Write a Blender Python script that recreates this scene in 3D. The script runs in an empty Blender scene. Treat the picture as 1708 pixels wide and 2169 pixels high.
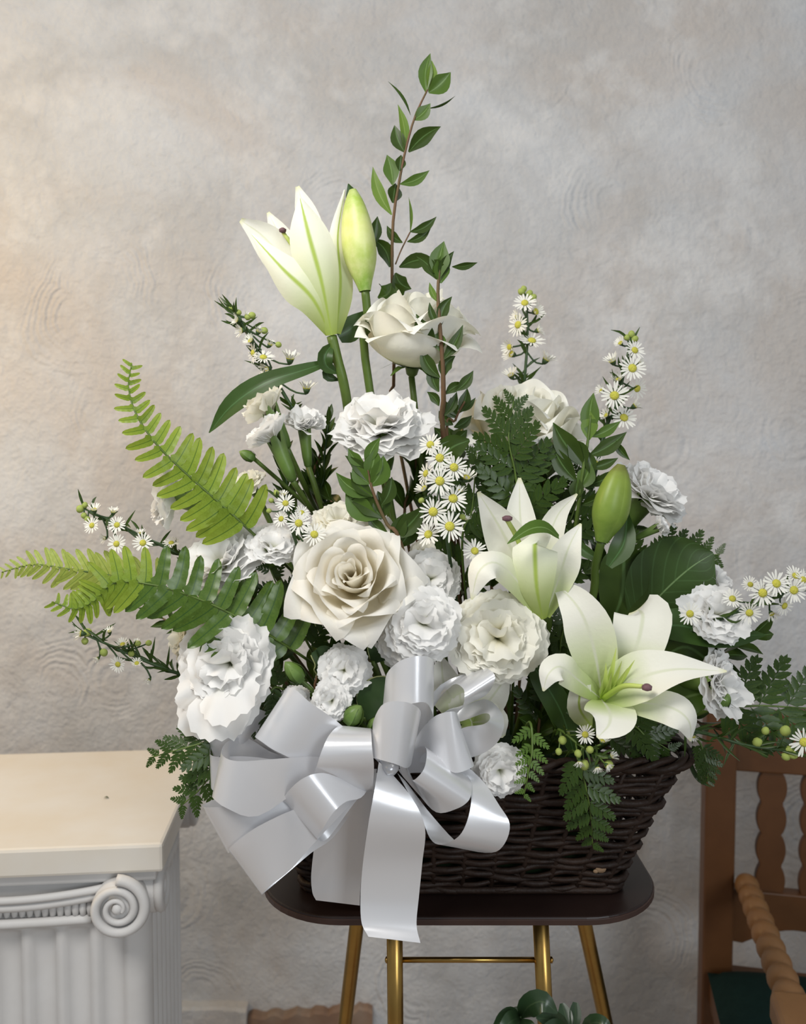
import bpy, bmesh, math, random
from mathutils import Vector, Matrix, noise as mnoise
R_ = random.Random(7)
PI = math.pi
scene = bpy.context.scene
COL = scene.collection

# ------------------------------------------------------------------ camera
F = 1800.0                     # focal length in pixels of the 1708x2169 frame
PITCH = math.radians(3.0)
CAMZ = 1.25
cam_d = bpy.data.cameras.new('camera')
cam = bpy.data.objects.new('camera', cam_d)
COL.objects.link(cam)
cam.location = (0, 0, CAMZ)
cam.rotation_euler = (math.radians(90) - PITCH, 0, 0)
cam_d.sensor_fit = 'VERTICAL'
cam_d.sensor_height = 36.0
cam_d.sensor_width = 36.0
cam_d.lens = 36.0 * F / 2169.0
cam_d.clip_start = 0.02
cam_d.dof.use_dof = True
cam_d.dof.focus_distance = 0.80
cam_d.dof.aperture_fstop = 5.6
scene.camera = cam

# ------------------------------------------------------------------ light
world = bpy.data.worlds.new('world')
scene.world = world
world.use_nodes = True
world.node_tree.nodes['Background'].inputs['Color'].default_value = (0.91, 0.955, 1.0, 1)
world.node_tree.nodes['Background'].inputs['Strength'].default_value = 0.28


def area(name, loc, target, size, power, color, size_y=None, spread=180):
    l = bpy.data.lights.new(name, 'AREA')
    l.shape = 'RECTANGLE'
    l.size = size
    l.size_y = size_y or size
    l.energy = power
    l.color = color
    l.spread = math.radians(spread)
    o = bpy.data.objects.new(name, l)
    COL.objects.link(o)
    o.location = loc
    d = Vector(target) - Vector(loc)
    o.rotation_euler = d.to_track_quat('-Z', 'Y').to_euler()
    return o


area('ceiling_light', (-0.56, 0.02, 2.10), (-0.05, 0.95, 1.1), 0.50, 14.0, (1.0, 0.97, 0.925), 0.5)
area('window_light', (1.3, -1.6, 1.75), (0.05, 0.9, 1.0), 0.7, 22.0, (0.91, 0.96, 1.0), 1.0)
area('warm_lamp_light', (-1.35, 0.90, 1.90), (-0.80, 1.40, 1.1), 0.25, 7.0, (1.0, 0.68, 0.30), 0.25)

scene.view_settings.view_transform = 'Standard'
scene.view_settings.look = 'None'
scene.view_settings.gamma = 1.0
scene.view_settings.use_curve_mapping = False
scene.view_settings.exposure = 0.16

# ------------------------------------------------------------------ helpers
CAMP = Vector((0, 0, CAMZ))
SP, CP = math.sin(PITCH), math.cos(PITCH)


def ray(px, py):
    x = (px - 854.0) / F
    y = -(py - 1084.5) / F
    return Vector((x, y * SP + CP, y * CP - SP))


def P(px, py, Y):
    """the point at depth Y (metres in front of the camera) seen at a photo position"""
    d = ray(px, py)
    return CAMP + d * (Y / d.y)


def PL(px, py, z):
    d = ray(px, py)
    return CAMP + d * ((z - CAMZ) / d.z)


def m(px, Y):
    return px * Y / F


def T3(p):
    return p if isinstance(p, Vector) else P(*p)


def lerp(a, b, t):
    return a + (b - a) * t


def interp(lst, t):
    n = len(lst) - 1
    if n <= 0:
        return lst[0]
    x = min(max(t, 0.0), 1.0) * n
    i = min(int(x), n - 1)
    f = x - i
    a, b = lst[i], lst[i + 1]
    if isinstance(a, Vector):
        return a.lerp(b, f)
    return a + (b - a) * f


def smoothlist(lst, t):
    """Catmull-Rom through a list of floats or vectors, t in 0..1"""
    n = len(lst) - 1
    if n == 0:
        return lst[0]
    x = min(max(t, 0.0), 1.0) * n
    i = min(int(x), n - 1)
    f = x - i
    p1, p2 = lst[i], lst[i + 1]
    p0 = lst[i - 1] if i > 0 else p1 * 2 - p2
    p3 = lst[i + 2] if i + 2 <= n else p2 * 2 - p1
    f2, f3 = f * f, f * f * f
    return (p1 * 2 + (p2 - p0) * f + (p0 * 2 - p1 * 5 + p2 * 4 - p3) * f2 + (p1 * 3 - p0 - p2 * 3 + p3) * f3) * 0.5


def curve(pts, n):
    pts = [T3(p) for p in pts]
    return [smoothlist(pts, i / n) for i in range(n + 1)]


W = {}


def wm(o):
    return W[o.name] if o is not None else Matrix.Identity(4)


def thing(name, label, cat, loc=(0, 0, 0), group=None, kind=None):
    o = bpy.data.objects.new(name, None)
    o.empty_display_size = 0.02
    COL.objects.link(o)
    o.location = loc
    W[o.name] = Matrix.Translation(Vector(loc))
    o['label'] = label
    o['category'] = cat
    if group:
        o['group'] = group
    if kind:
        o['kind'] = kind
    return o


def struct(o):
    o['kind'] = 'structure'
    return o


def mesh(name, verts, faces, mat, uvs=None, smooth=True):
    me = bpy.data.meshes.new(name)
    me.from_pydata([tuple(v) for v in verts], [], faces)
    if uvs is not None:
        lay = me.uv_layers.new(name='UVMap')
        li = [0] * len(me.loops)
        me.loops.foreach_get('vertex_index', li)
        flat = []
        for i in li:
            flat.append(uvs[i][0]); flat.append(uvs[i][1])
        lay.data.foreach_set('uv', flat)
    if smooth:
        me.polygons.foreach_set('use_smooth', [True] * len(me.polygons))
    if mat:
        me.materials.append(mat)
    return me


def put(name, me, parent=None, M=None):
    """link a mesh as one object; M is its world matrix (default: the parent's)"""
    o = bpy.data.objects.new(name, me)
    COL.objects.link(o)
    if parent is not None:
        o.parent = parent
        if M is not None:
            o.matrix_basis = wm(parent).inverted() @ M
    elif M is not None:
        o.matrix_basis = M
    W[o.name] = M if M is not None else wm(parent).copy()
    return o


def mk(name, verts, faces, mat, parent=None, uvs=None, smooth=True):
    """mesh object from world-space vertices"""
    if parent is not None:
        inv = wm(parent).inverted()
        verts = [inv @ v for v in verts]
    return put(name, mesh(name, verts, faces, mat, uvs, smooth), parent)


def gridfaces(nu, nv, off=0, closed=False):
    f = []
    w = nu if closed else nu + 1
    for j in range(nv):
        for i in range(nu):
            a = off + j * w + i
            b = off + j * w + (i + 1) % w
            f.append((a, b, b + w, a + w))
    return f


def sheet(name, fn, nu, nv, mat, parent=None):
    vs, uv = [], []
    for j in range(nv + 1):
        for i in range(nu + 1):
            vs.append(fn(i / nu, j / nv))
            uv.append((i / nu, j / nv))
    return mk(name, vs, gridfaces(nu, nv), mat, parent, uv)


def perp(t, hint=Vector((0, 0, 1))):
    s = t.cross(hint)
    if s.length < 1e-5:
        s = t.cross(Vector((1, 0, 0)))
    return s.normalized()


def tube_data(pts, radii, seg=8, closed=False, cap=True):
    n = len(pts)
    vs, fs, uv = [], [], []
    prev = None
    for i, p in enumerate(pts):
        if closed:
            t = pts[(i + 1) % n] - pts[i - 1]
        else:
            t = pts[min(i + 1, n - 1)] - pts[max(i - 1, 0)]
        if t.length < 1e-9:
            t = Vector((0, 0, 1))
        t.normalize()
        if prev is None:
            s = perp(t)
        else:
            s = prev - t * prev.dot(t)
            if s.length < 1e-6:
                s = perp(t)
            s.normalize()
        prev = s
        b = t.cross(s)
        r = radii[i] if isinstance(radii, (list, tuple)) else radii
        for k in range(seg):
            a = 2 * PI * k / seg
            vs.append(p + (s * math.cos(a) + b * math.sin(a)) * r)
            uv.append((k / seg, i / max(n - 1, 1)))
    fs = gridfaces(seg, n - 1, 0, True)
    if closed:
        o = (n - 1) * seg
        for k in range(seg):
            fs.append((o + k, o + (k + 1) % seg, (k + 1) % seg, k))
    elif cap:
        fs.append(tuple(range(seg - 1, -1, -1)))
        fs.append(tuple(range((n - 1) * seg, n * seg)))
    return vs, fs, uv


def tube(name, pts, radii, mat, parent=None, seg=8, n=None, closed=False):
    pts = [T3(p) for p in pts]
    if n:
        if isinstance(radii, (list, tuple)):
            radii = [interp(list(radii), i / n) for i in range(n + 1)]
        pts = curve(pts, n)
    elif isinstance(radii, (list, tuple)) and len(radii) != len(pts):
        radii = [interp(list(radii), i / (len(pts) - 1)) for i in range(len(pts))]
    vs, fs, uv = tube_data(pts, radii, seg, closed)
    return mk(name, vs, fs, mat, parent, uv)


def lathe_data(prof, seg, M=Matrix.Identity(4)):
    """profile of (radius, height) turned about local Z"""
    vs, uv = [], []
    for j, (r, z) in enumerate(prof):
        for k in range(seg):
            a = 2 * PI * k / seg
            vs.append(M @ Vector((r * math.cos(a), r * math.sin(a), z)))
            uv.append((k / seg, j / (len(prof) - 1)))
    fs = gridfaces(seg, len(prof) - 1, 0, True)
    fs.append(tuple(range(seg - 1, -1, -1)))
    fs.append(tuple(range((len(prof) - 1) * seg, len(prof) * seg)))
    return vs, fs, uv


def lathe(name, prof, seg, mat, parent, M):
    vs, fs, uv = lathe_data(prof, seg, M)
    return mk(name, vs, fs, mat, parent, uv)


def box(name, c0, c1, mat, parent=None, M=Matrix.Identity(4), bevel=0.0, seg=2):
    """box between two local corners, local frame M, rounded edges"""
    bm = bmesh.new()
    x0, y0, z0 = c0
    x1, y1, z1 = c1
    v = [bm.verts.new(q) for q in ((x0, y0, z0), (x1, y0, z0), (x1, y1, z0), (x0, y1, z0), (x0, y0, z1), (x1, y0, z1), (x1, y1, z1), (x0, y1, z1))]
    for f in ((3, 2, 1, 0), (4, 5, 6, 7), (0, 1, 5, 4), (1, 2, 6, 5), (2, 3, 7, 6), (3, 0, 4, 7)):
        bm.faces.new([v[i] for i in f])
    if bevel > 0:
        bmesh.ops.bevel(bm, geom=bm.edges[:], offset=bevel, segments=seg, affect='EDGES', profile=0.5)
    bm.transform(M if parent is None else wm(parent).inverted() @ M)
    me = bpy.data.meshes.new(name)
    bm.to_mesh(me)
    bm.free()
    me.polygons.foreach_set('use_smooth', [False] * len(me.polygons))
    me.materials.append(mat)
    return put(name, me, parent)


def prism(name, outline, depth, mat, parent, M, bevel=0.0, smooth=False):
    """closed 2-D outline (local x, z) extruded along local y by depth"""
    bm = bmesh.new()
    a = [bm.verts.new((x, 0, z)) for x, z in outline]
    f = bm.faces.new(a)
    r = bmesh.ops.extrude_face_region(bm, geom=[f])
    bmesh.ops.translate(bm, verts=[g for g in r['geom'] if isinstance(g, bmesh.types.BMVert)], vec=(0, depth, 0))
    bmesh.ops.recalc_face_normals(bm, faces=bm.faces[:])
    if bevel > 0:
        es = [e for e in bm.edges if abs(e.verts[0].co.y - e.verts[1].co.y) < 1e-7]
        bmesh.ops.bevel(bm, geom=es, offset=bevel, segments=2, affect='EDGES', profile=0.5)
    bm.transform(M if parent is None else wm(parent).inverted() @ M)
    me = bpy.data.meshes.new(name)
    bm.to_mesh(me)
    bm.free()
    me.polygons.foreach_set('use_smooth', [smooth] * len(me.polygons))
    me.materials.append(mat)
    return put(name, me, parent)


# ------------------------------------------------------------------ materials
def nodes(name):
    mt = bpy.data.materials.new(name)
    mt.use_nodes = True
    nt = mt.node_tree
    nt.nodes.clear()
    out = nt.nodes.new('ShaderNodeOutputMaterial')
    return mt, nt, out


def N(nt, typ, **kw):
    n = nt.nodes.new(typ)
    for k, v in kw.items():
        if k in ('operation', 'blend_type', 'data_type', 'feature', 'distance', 'wave_type', 'bands_direction', 'rings_direction', 'noise_dimensions', 'interpolation_type', 'use_clamp', 'wave_profile'):
            setattr(n, k, v)
        else:
            n.inputs[k.replace('_', ' ')].default_value = v
    return n


def ramp(nt, fac, stops, interp='LINEAR'):
    r = nt.nodes.new('ShaderNodeValToRGB')
    r.color_ramp.interpolation = interp
    el = r.color_ramp.elements
    while len(el) < len(stops):
        el.new(0.5)
    for e, (p, c) in zip(el, stops):
        e.position = p
        e.color = (*c, 1) if len(c) == 3 else c
    nt.links.new(fac, r.inputs[0])
    return r.outputs[0]


def mixc(nt, fac, a, b, mode='MIX'):
    n = nt.nodes.new('ShaderNodeMix')
    n.data_type = 'RGBA'
    n.blend_type = mode
    for i, v in ((0, fac), (6, a), (7, b)):
        if hasattr(v, 'is_linked'):
            nt.links.new(v, n.inputs[i])
        elif isinstance(v, (int, float)):
            n.inputs[i].default_value = v
        else:
            n.inputs[i].default_value = (*v, 1)
    return n.outputs[2]


def math_(nt, op, a, b=None, c=None):
    n = nt.nodes.new('ShaderNodeMath')
    n.operation = op
    for i, v in enumerate((a, b, c)):
        if v is None:
            continue
        if hasattr(v, 'is_linked'):
            nt.links.new(v, n.inputs[i])
        else:
            n.inputs[i].default_value = v
    return n.outputs[0]


def srgb(r, g, b):
    def f(c):
        c /= 255.0
        return c / 12.92 if c <= 0.04045 else ((c + 0.055) / 1.055) ** 2.4
    return (f(r), f(g), f(b))


def mat(name, base, rough=0.5, spec=0.4, trans=0.0, var=None, vscale=40.0, bump=0.0, bscale=200.0,
        along=None, rib=None, ribw=0.05, metal=0.0, veins=None, tcol=None, coat=0.0, coords='Object'):
    """procedural material: noise variation, colour along the piece (UV y), midrib (UV x), fine relief, translucency"""
    mt, nt, out = nodes(name)
    L = nt.links.new
    bs = N(nt, 'ShaderNodeBsdfPrincipled', Roughness=rough, Metallic=metal)
    bs.inputs['Specular IOR Level'].default_value = spec
    bs.inputs['Coat Weight'].default_value = coat
    tc = nt.nodes.new('ShaderNodeTexCoord')
    uvs = nt.nodes.new('ShaderNodeSeparateXYZ')
    L(tc.outputs['UV'], uvs.inputs[0])
    rgb = nt.nodes.new('ShaderNodeRGB')
    rgb.outputs[0].default_value = (*base, 1)
    col = rgb.outputs[0]
    if along:
        col = ramp(nt, uvs.outputs[1], along)
    if var is not None:
        nz = N(nt, 'ShaderNodeTexNoise', Scale=vscale, Detail=4.0, Roughness=0.6)
        L(tc.outputs[coords], nz.inputs['Vector'])
        f = ramp(nt, nz.outputs[0], [(0.35, (0, 0, 0)), (0.65, (1, 1, 1))])
        col = mixc(nt, f, col, mixc(nt, 0.55, col, var))
    hgt = None
    if rib:
        d = math_(nt, 'ABSOLUTE', math_(nt, 'SUBTRACT', uvs.outputs[0], 0.5))
        k = ramp(nt, d, [(ribw * 0.3, (1, 1, 1)), (ribw, (0, 0, 0))])
        col = mixc(nt, k, col, rib)
        hgt = k
    if veins:
        # side veins: bands that run outward and forward from the midrib
        d = math_(nt, 'ABSOLUTE', math_(nt, 'SUBTRACT', uvs.outputs[0], 0.5))
        s = math_(nt, 'SUBTRACT', math_(nt, 'MULTIPLY', uvs.outputs[1], veins[0]), math_(nt, 'MULTIPLY', d, veins[1]))
        w = math_(nt, 'ABSOLUTE', math_(nt, 'SUBTRACT', math_(nt, 'FRACT', s), 0.5))
        k2 = ramp(nt, w, [(0.0, (1, 1, 1)), (0.10, (0, 0, 0))])
        col = mixc(nt, math_(nt, 'MULTIPLY', k2, 0.45), col, veins[2])
    L(col, bs.inputs['Base Color'])
    if bump:
        nb = N(nt, 'ShaderNodeTexNoise', Scale=bscale, Detail=3.0)
        L(tc.outputs[coords], nb.inputs['Vector'])
        bp = N(nt, 'ShaderNodeBump', Strength=bump, Distance=0.002)
        L(nb.outputs[0], bp.inputs['Height'])
        L(bp.outputs[0], bs.inputs['Normal'])
    sh = bs.outputs[0]
    if trans > 0:
        tr = nt.nodes.new('ShaderNodeBsdfTranslucent')
        if tcol:
            L(mixc(nt, 1.0, col, tcol, 'MULTIPLY'), tr.inputs['Color'])
        else:
            L(col, tr.inputs['Color'])
        mx = N(nt, 'ShaderNodeMixShader', Fac=trans)
        L(sh, mx.inputs[1])
        L(tr.outputs[0], mx.inputs[2])
        sh = mx.outputs[0]
    L(sh, out.inputs['Surface'])
    return mt


MAT = {}
MAT['carnation'] = mat('carnation_petal', (0.93, 0.925, 0.91), 0.8, 0.1, 0.40, along=[(0.0, (0.66, 0.72, 0.42)), (0.35, (0.88, 0.88, 0.78)), (0.65, (0.94, 0.935, 0.92))])
MAT['carnation_cream'] = mat('carnation_petal_cream', (0.92, 0.89, 0.76), 0.8, 0.1, 0.38, along=[(0.0, (0.64, 0.68, 0.36)), (0.35, (0.88, 0.85, 0.66)), (0.75, (0.93, 0.915, 0.83))])
MAT['rose'] = mat('rose_petal', (0.92, 0.88, 0.77), 0.6, 0.2, 0.40, along=[(0.0, (0.90, 0.82, 0.58)), (0.4, (0.93, 0.89, 0.77)), (0.7, (0.94, 0.92, 0.86)), (1.0, (0.94, 0.93, 0.895))], bump=0.15, bscale=250, tcol=(1, .965, .87))
MAT['rose_pale'] = mat('rose_petal_pale', (0.92, 0.91, 0.83), 0.6, 0.2, 0.30, along=[(0.0, (0.76, 0.78, 0.50)), (0.4, (0.90, 0.89, 0.77)), (0.8, (0.93, 0.925, 0.87))], bump=0.15, bscale=250, tcol=(1, .97, .82))
MAT['lily_in'] = mat('lily_petal', (0.86, 0.87, 0.80), 0.5, 0.3, 0.25, along=[(0.0, (0.45, 0.58, 0.14)), (0.22, (0.66, 0.74, 0.40)), (0.5, (0.91, 0.90, 0.79)), (0.94, (0.935, 0.925, 0.85)), (1.0, (0.80, 0.80, 0.5))], rib=(0.78, 0.80, 0.62), ribw=0.05, bump=0.12, bscale=300)
MAT['lily_out'] = mat('lily_petal_outside', (0.84, 0.86, 0.72), 0.5, 0.3, 0.25, along=[(0.0, (0.40, 0.52, 0.10)), (0.25, (0.62, 0.70, 0.34)), (0.6, (0.90, 0.91, 0.74)), (1.0, (0.92, 0.92, 0.82))], rib=(0.45, 0.58, 0.12), ribw=0.075, bump=0.12, bscale=300)
MAT['bud'] = mat('lily_bud', (0.40, 0.52, 0.10), 0.42, 0.4, 0.0, along=[(0.0, (0.18, 0.34, 0.05)), (0.2, (0.38, 0.52, 0.10)), (0.6, (0.62, 0.68, 0.22)), (0.9, (0.36, 0.50, 0.08)), (1.0, (0.24, 0.36, 0.05))], var=(0.72, 0.74, 0.38), vscale=60)
MAT['bud_dark'] = mat('lily_bud_green', (0.17, 0.26, 0.035), 0.42, 0.4, 0.0, along=[(0.0, (0.08, 0.16, 0.02)), (0.3, (0.16, 0.25, 0.035)), (0.8, (0.21, 0.29, 0.04)), (1.0, (0.12, 0.10, 0.03))], var=(0.24, 0.33, 0.06), vscale=60)
MAT['leaf'] = mat('leaf_dark_green', (0.030, 0.056, 0.008), 0.33, 0.28, 0.12, var=(0.052, 0.088, 0.013), vscale=35, rib=(0.09, 0.16, 0.05), ribw=0.05, tcol=(1.0, 1.6, .5))
MAT['leaf_mid'] = mat('leaf_green', (0.066, 0.125, 0.018), 0.36, 0.28, 0.16, var=(0.09, 0.16, 0.025), vscale=35, rib=(0.16, 0.25, 0.08), ribw=0.05, tcol=(1.1, 1.5, .5))
MAT['leaf_young'] = mat('leaf_young_green', (0.15, 0.24, 0.035), 0.4, 0.28, 0.2, var=(0.10, 0.19, 0.03), vscale=40, rib=(0.24, 0.33, 0.09), ribw=0.05)
MAT['leaf_big'] = mat('leaf_broad', (0.030, 0.058, 0.010), 0.38, 0.28, 0.08, var=(0.042, 0.086, 0.02), vscale=25, rib=(0.16, 0.25, 0.10), ribw=0.012, veins=(7.0, 6.0, (0.07, 0.14, 0.045)))
MAT['leaf_lily'] = mat('lily_leaf', (0.035, 0.070, 0.013), 0.38, 0.28, 0.10, var=(0.05, 0.105, 0.028), vscale=30, rib=(0.07, 0.15, 0.05), ribw=0.04)
MAT['leaf_varieg'] = mat('variegated_leaf', (0.03, 0.06, 0.02), 0.35, 0.28, 0.05, var=(0.05, 0.09, 0.03), vscale=50)
MAT['leather'] = mat('leatherleaf', (0.030, 0.060, 0.009), 0.35, 0.28, 0.10, var=(0.048, 0.086, 0.013), vscale=30, rib=(0.02, 0.05, 0.015), ribw=0.05)
MAT['fern'] = mat('sword_fern', (0.20, 0.32, 0.030), 0.34, 0.28, 0.28, var=(0.27, 0.39, 0.05), vscale=25, rib=(0.08, 0.16, 0.02), ribw=0.05, along=[(0, (0.16, 0.25, 0.022)), (1, (0.31, 0.39, 0.045))])
MAT['fern_pale'] = mat('sword_fern_pale', (0.34, 0.43, 0.07), 0.45, 0.28, 0.32, var=(0.50, 0.54, 0.16), vscale=40, rib=(0.16, 0.26, 0.04), ribw=0.05)
MAT['fern_dark'] = mat('sword_fern_dark', (0.058, 0.115, 0.014), 0.30, 0.4, 0.15, var=(0.095, 0.165, 0.02), vscale=25, rib=(0.03, 0.08, 0.015), ribw=0.05)
MAT['stem'] = mat('stem_green', (0.075, 0.125, 0.020), 0.45, 0.4, var=(0.105, 0.165, 0.03), vscale=60)
MAT['stem_dark'] = mat('stem_dark_green', (0.030, 0.065, 0.020), 0.5, 0.4, var=(0.05, 0.09, 0.03), vscale=60)
MAT['stem_brown'] = mat('stem_brown', (0.16, 0.085, 0.045), 0.6, 0.3, var=(0.10, 0.10, 0.04), vscale=60)
MAT['calyx'] = mat('calyx', (0.09, 0.165, 0.03), 0.42, 0.4, 0.0, along=[(0, (0.055, 0.11, 0.018)), (0.6, (0.11, 0.19, 0.035)), (1, (0.19, 0.28, 0.08))], var=(0.07, 0.13, 0.025), vscale=60)
MAT['aster'] = mat('aster_ray', (0.88, 0.87, 0.80), 0.7, 0.15, 0.25, along=[(0, (0.82, 0.80, 0.50)), (0.4, (0.88, 0.87, 0.80))])
MAT['aster_disc'] = mat('aster_disc', (0.66, 0.60, 0.09), 0.7, 0.2, var=(0.42, 0.46, 0.07), vscale=9, bump=0.8, bscale=14)
MAT['aster_bud'] = mat('aster_bud', (0.24, 0.32, 0.06), 0.6, 0.2, var=(0.55, 0.58, 0.20), vscale=300)
MAT['stigma'] = mat('stigma', (0.13, 0.065, 0.085), 0.6, 0.3, var=(0.22, 0.12, 0.12), vscale=300)
MAT['filament'] = mat('filament', (0.46, 0.62, 0.10), 0.5, 0.3, 0.15, along=[(0, (0.36, 0.52, 0.05)), (1, (0.62, 0.72, 0.22))])
# ------------------------------------------------------------------ the room
WALLY = 1.62


def wall_material():
    mt, nt, out = nodes('trowelled_plaster')
    L = nt.links.new
    tc = nt.nodes.new('ShaderNodeTexCoord')
    bs = N(nt, 'ShaderNodeBsdfPrincipled', Roughness=0.75)
    bs.inputs['Specular IOR Level'].default_value = 0.2
    # sponge-painted colour: beige, grey and rosy clouds
    n1 = N(nt, 'ShaderNodeTexNoise', Scale=3.6, Detail=8.0, Roughness=0.62, Distortion=0.5)
    n2 = N(nt, 'ShaderNodeTexNoise', Scale=2.4, Detail=7.0, Roughness=0.6, Distortion=0.6)
    n3 = N(nt, 'ShaderNodeTexNoise', Scale=7.5, Detail=6.0, Roughness=0.65)
    mp = N(nt, 'ShaderNodeMapping')
    mp.inputs['Location'].default_value = (4.3, 1.1, 7.7)
    L(tc.outputs['Object'], mp.inputs[0])
    L(tc.outputs['Object'], n1.inputs['Vector'])
    L(mp.outputs[0], n2.inputs['Vector'])
    L(mp.outputs[0], n3.inputs['Vector'])
    c = mixc(nt, ramp(nt, n1.outputs[0], [(0.36, (0, 0, 0)), (0.66, (1, 1, 1))]), (0.51, 0.507, 0.505), (0.635, 0.65, 0.672))
    c = mixc(nt, ramp(nt, n2.outputs[0], [(0.48, (0, 0, 0)), (0.70, (0.75, 0.75, 0.75))]), c, (0.575, 0.515, 0.465))
    c = mixc(nt, ramp(nt, n3.outputs[0], [(0.50, (0, 0, 0)), (0.68, (0.75, 0.75, 0.75))]), c, (0.70, 0.70, 0.70))
    L(c, bs.inputs['Base Color'])
    # trowel swirls: concentric strokes round scattered centres
    wob = N(nt, 'ShaderNodeTexNoise', Scale=9.0, Detail=3.0)
    L(tc.outputs['Object'], wob.inputs['Vector'])
    add = N(nt, 'ShaderNodeVectorMath', operation='MULTIPLY_ADD')
    L(wob.outputs['Color'], add.inputs[0])
    add.inputs[1].default_value = (0.06, 0.0, 0.06)
    L(tc.outputs['Object'], add.inputs[2])
    fl = N(nt, 'ShaderNodeVectorMath', operation='MULTIPLY')
    L(add.outputs[0], fl.inputs[0])
    fl.inputs[1].default_value = (1, 0, 1)
    vo = nt.nodes.new('ShaderNodeTexVoronoi')
    vo.inputs['Scale'].default_value = 4.2
    L(fl.outputs[0], vo.inputs['Vector'])
    rings = math_(nt, 'SINE', math_(nt, 'MULTIPLY', vo.outputs['Distance'], 150.0))
    rings = math_(nt, 'ADD', rings, math_(nt, 'MULTIPLY', math_(nt, 'SINE', math_(nt, 'MULTIPLY', vo.outputs['Distance'], 64.0)), 0.8))
    mk1 = ramp(nt, vo.outputs['Distance'], [(0.10, (0, 0, 0)), (0.2, (1, 1, 1)), (0.42, (1, 1, 1)), (0.52, (0, 0, 0))])
    n4 = N(nt, 'ShaderNodeTexNoise', Scale=4.5, Detail=2.0)
    L(mp.outputs[0], n4.inputs['Vector'])
    mk2 = ramp(nt, n4.outputs[0], [(0.50, (0, 0, 0)), (0.60, (1, 1, 1))])
    sw = math_(nt, 'MULTIPLY', math_(nt, 'MULTIPLY', rings, mk1), mk2)
    # stucco grain
    g1 = N(nt, 'ShaderNodeTexNoise', Scale=46.0, Detail=6.0, Roughness=0.62, Distortion=0.3)
    g2 = N(nt, 'ShaderNodeTexNoise', Scale=150.0, Detail=3.0)
    L(tc.outputs['Object'], g1.inputs['Vector'])
    L(tc.outputs['Object'], g2.inputs['Vector'])
    grain = math_(nt, 'ADD', math_(nt, 'MULTIPLY', g1.outputs[0], 1.6), math_(nt, 'MULTIPLY', g2.outputs[0], 0.5))
    h = math_(nt, 'ADD', grain, math_(nt, 'MULTIPLY', sw, 0.19))
    bp = N(nt, 'ShaderNodeBump', Strength=0.95, Distance=0.004)
    L(h, bp.inputs['Height'])
    L(bp.outputs[0], bs.inputs['Normal'])
    L(bs.outputs[0], out.inputs['Surface'])
    return mt


MAT['wall'] = wall_material()
wall = struct(box('wall_back', (-2.6, WALLY, 0), (2.6, WALLY + 0.12, 2.75), MAT['wall']))
MAT['floor'] = mat('terracotta_floor', (0.34, 0.29, 0.25), 0.6, 0.3, var=(0.40, 0.35, 0.30), vscale=6, bump=0.2, bscale=40)
struct(box('floor', (-2.6, -2.4, -0.05), (2.6, WALLY + 0.12, 0.0), MAT['floor']))
# broken plaster ledge and clay skirting at the foot of the wall
MAT['clay'] = mat('clay_skirting', (0.25, 0.155, 0.105), 0.8, 0.2, var=(0.36, 0.29, 0.23), vscale=18, bump=0.6, bscale=50)


def wavy_ledge(name, x0, x1, z0, z1, depth, mt, slope):
    n = 28
    vs = []
    for i in range(n + 1):
        t = i / n
        x = lerp(x0, x1, t)
        zt = lerp(z0, z1, t) + 0.0035 * math.sin(i * 1.3) + 0.002 * math.sin(i * 3.1)
        d = depth * (0.9 + 0.1 * math.sin(i * 0.9))
        vs += [Vector((x, WALLY + 0.002, 0)), Vector((x, WALLY - d, 0)), Vector((x, WALLY - d, zt - slope)), Vector((x, WALLY - d * 0.75, zt)), Vector((x, WALLY + 0.002, zt + 0.001))]
    fs = []
    for i in range(n):
        for k in range(4):
            a = i * 5 + k
            fs.append((a, a + 1, a + 6, a + 5))
    fs.append((0, 1, 2, 3, 4))
    fs.append(tuple(n * 5 + k for k in (4, 3, 2, 1, 0)))
    return mk(name, vs, fs, mt, None, None, False)


zl = P(450, 2150, WALLY - 0.03).z
xa, xb, xc = P(300, 2150, WALLY).x, P(527, 2150, WALLY).x, P(790, 2150, WALLY).x
struct(wavy_ledge('baseboard_plaster', xa - 1.2, xb, zl - 0.05, zl + 0.012, 0.03, MAT['wall'], 0.004))
struct(wavy_ledge('baseboard_clay', xb + 0.001, xc, zl - 0.012, zl + 0.004, 0.022, MAT['clay'], 0.004))

# ------------------------------------------------------------------ ionic pedestal
MAT['plaster'] = mat('painted_plaster', (0.62, 0.61, 0.60), 0.55, 0.35, var=(0.54, 0.52, 0.50), vscale=9, bump=0.12, bscale=60)
MAT['slab'] = mat('pedestal_slab', (0.70, 0.67, 0.62), 0.45, 0.4, var=(0.64, 0.55, 0.42), vscale=5.5, bump=0.06, bscale=60)
PZ = 0.82
pc_f = PL(345, 1787, PZ)
PA = math.radians(5.2)
ped = thing('pedestal', 'white plaster pedestal with a fluted shaft, scroll capital and warm-lit flat top', 'pedestal', (pc_f.x, pc_f.y, 0))
MP = Matrix.Translation(Vector((pc_f.x, pc_f.y, 0))) @ Matrix.Rotation(PA, 4, 'Z')
SW, SD = 0.36, 0.335            # slab runs from x=-SW..0, y=0..SD in this frame
box('slab', (-SW, 0, PZ - 0.034), (0, SD, PZ), MAT['slab'], ped, MP, 0.004)
box('moulding', (-SW + 0.010, 0.010, PZ - 0.048), (-0.010, SD - 0.010, PZ - 0.034), MAT['plaster'], ped, MP, 0.003)
box('capital_block', (-SW + 0.028, 0.022, PZ - 0.096), (-0.028, SD - 0.022, PZ - 0.047), MAT['plaster'], ped, MP, 0.006)


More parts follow.
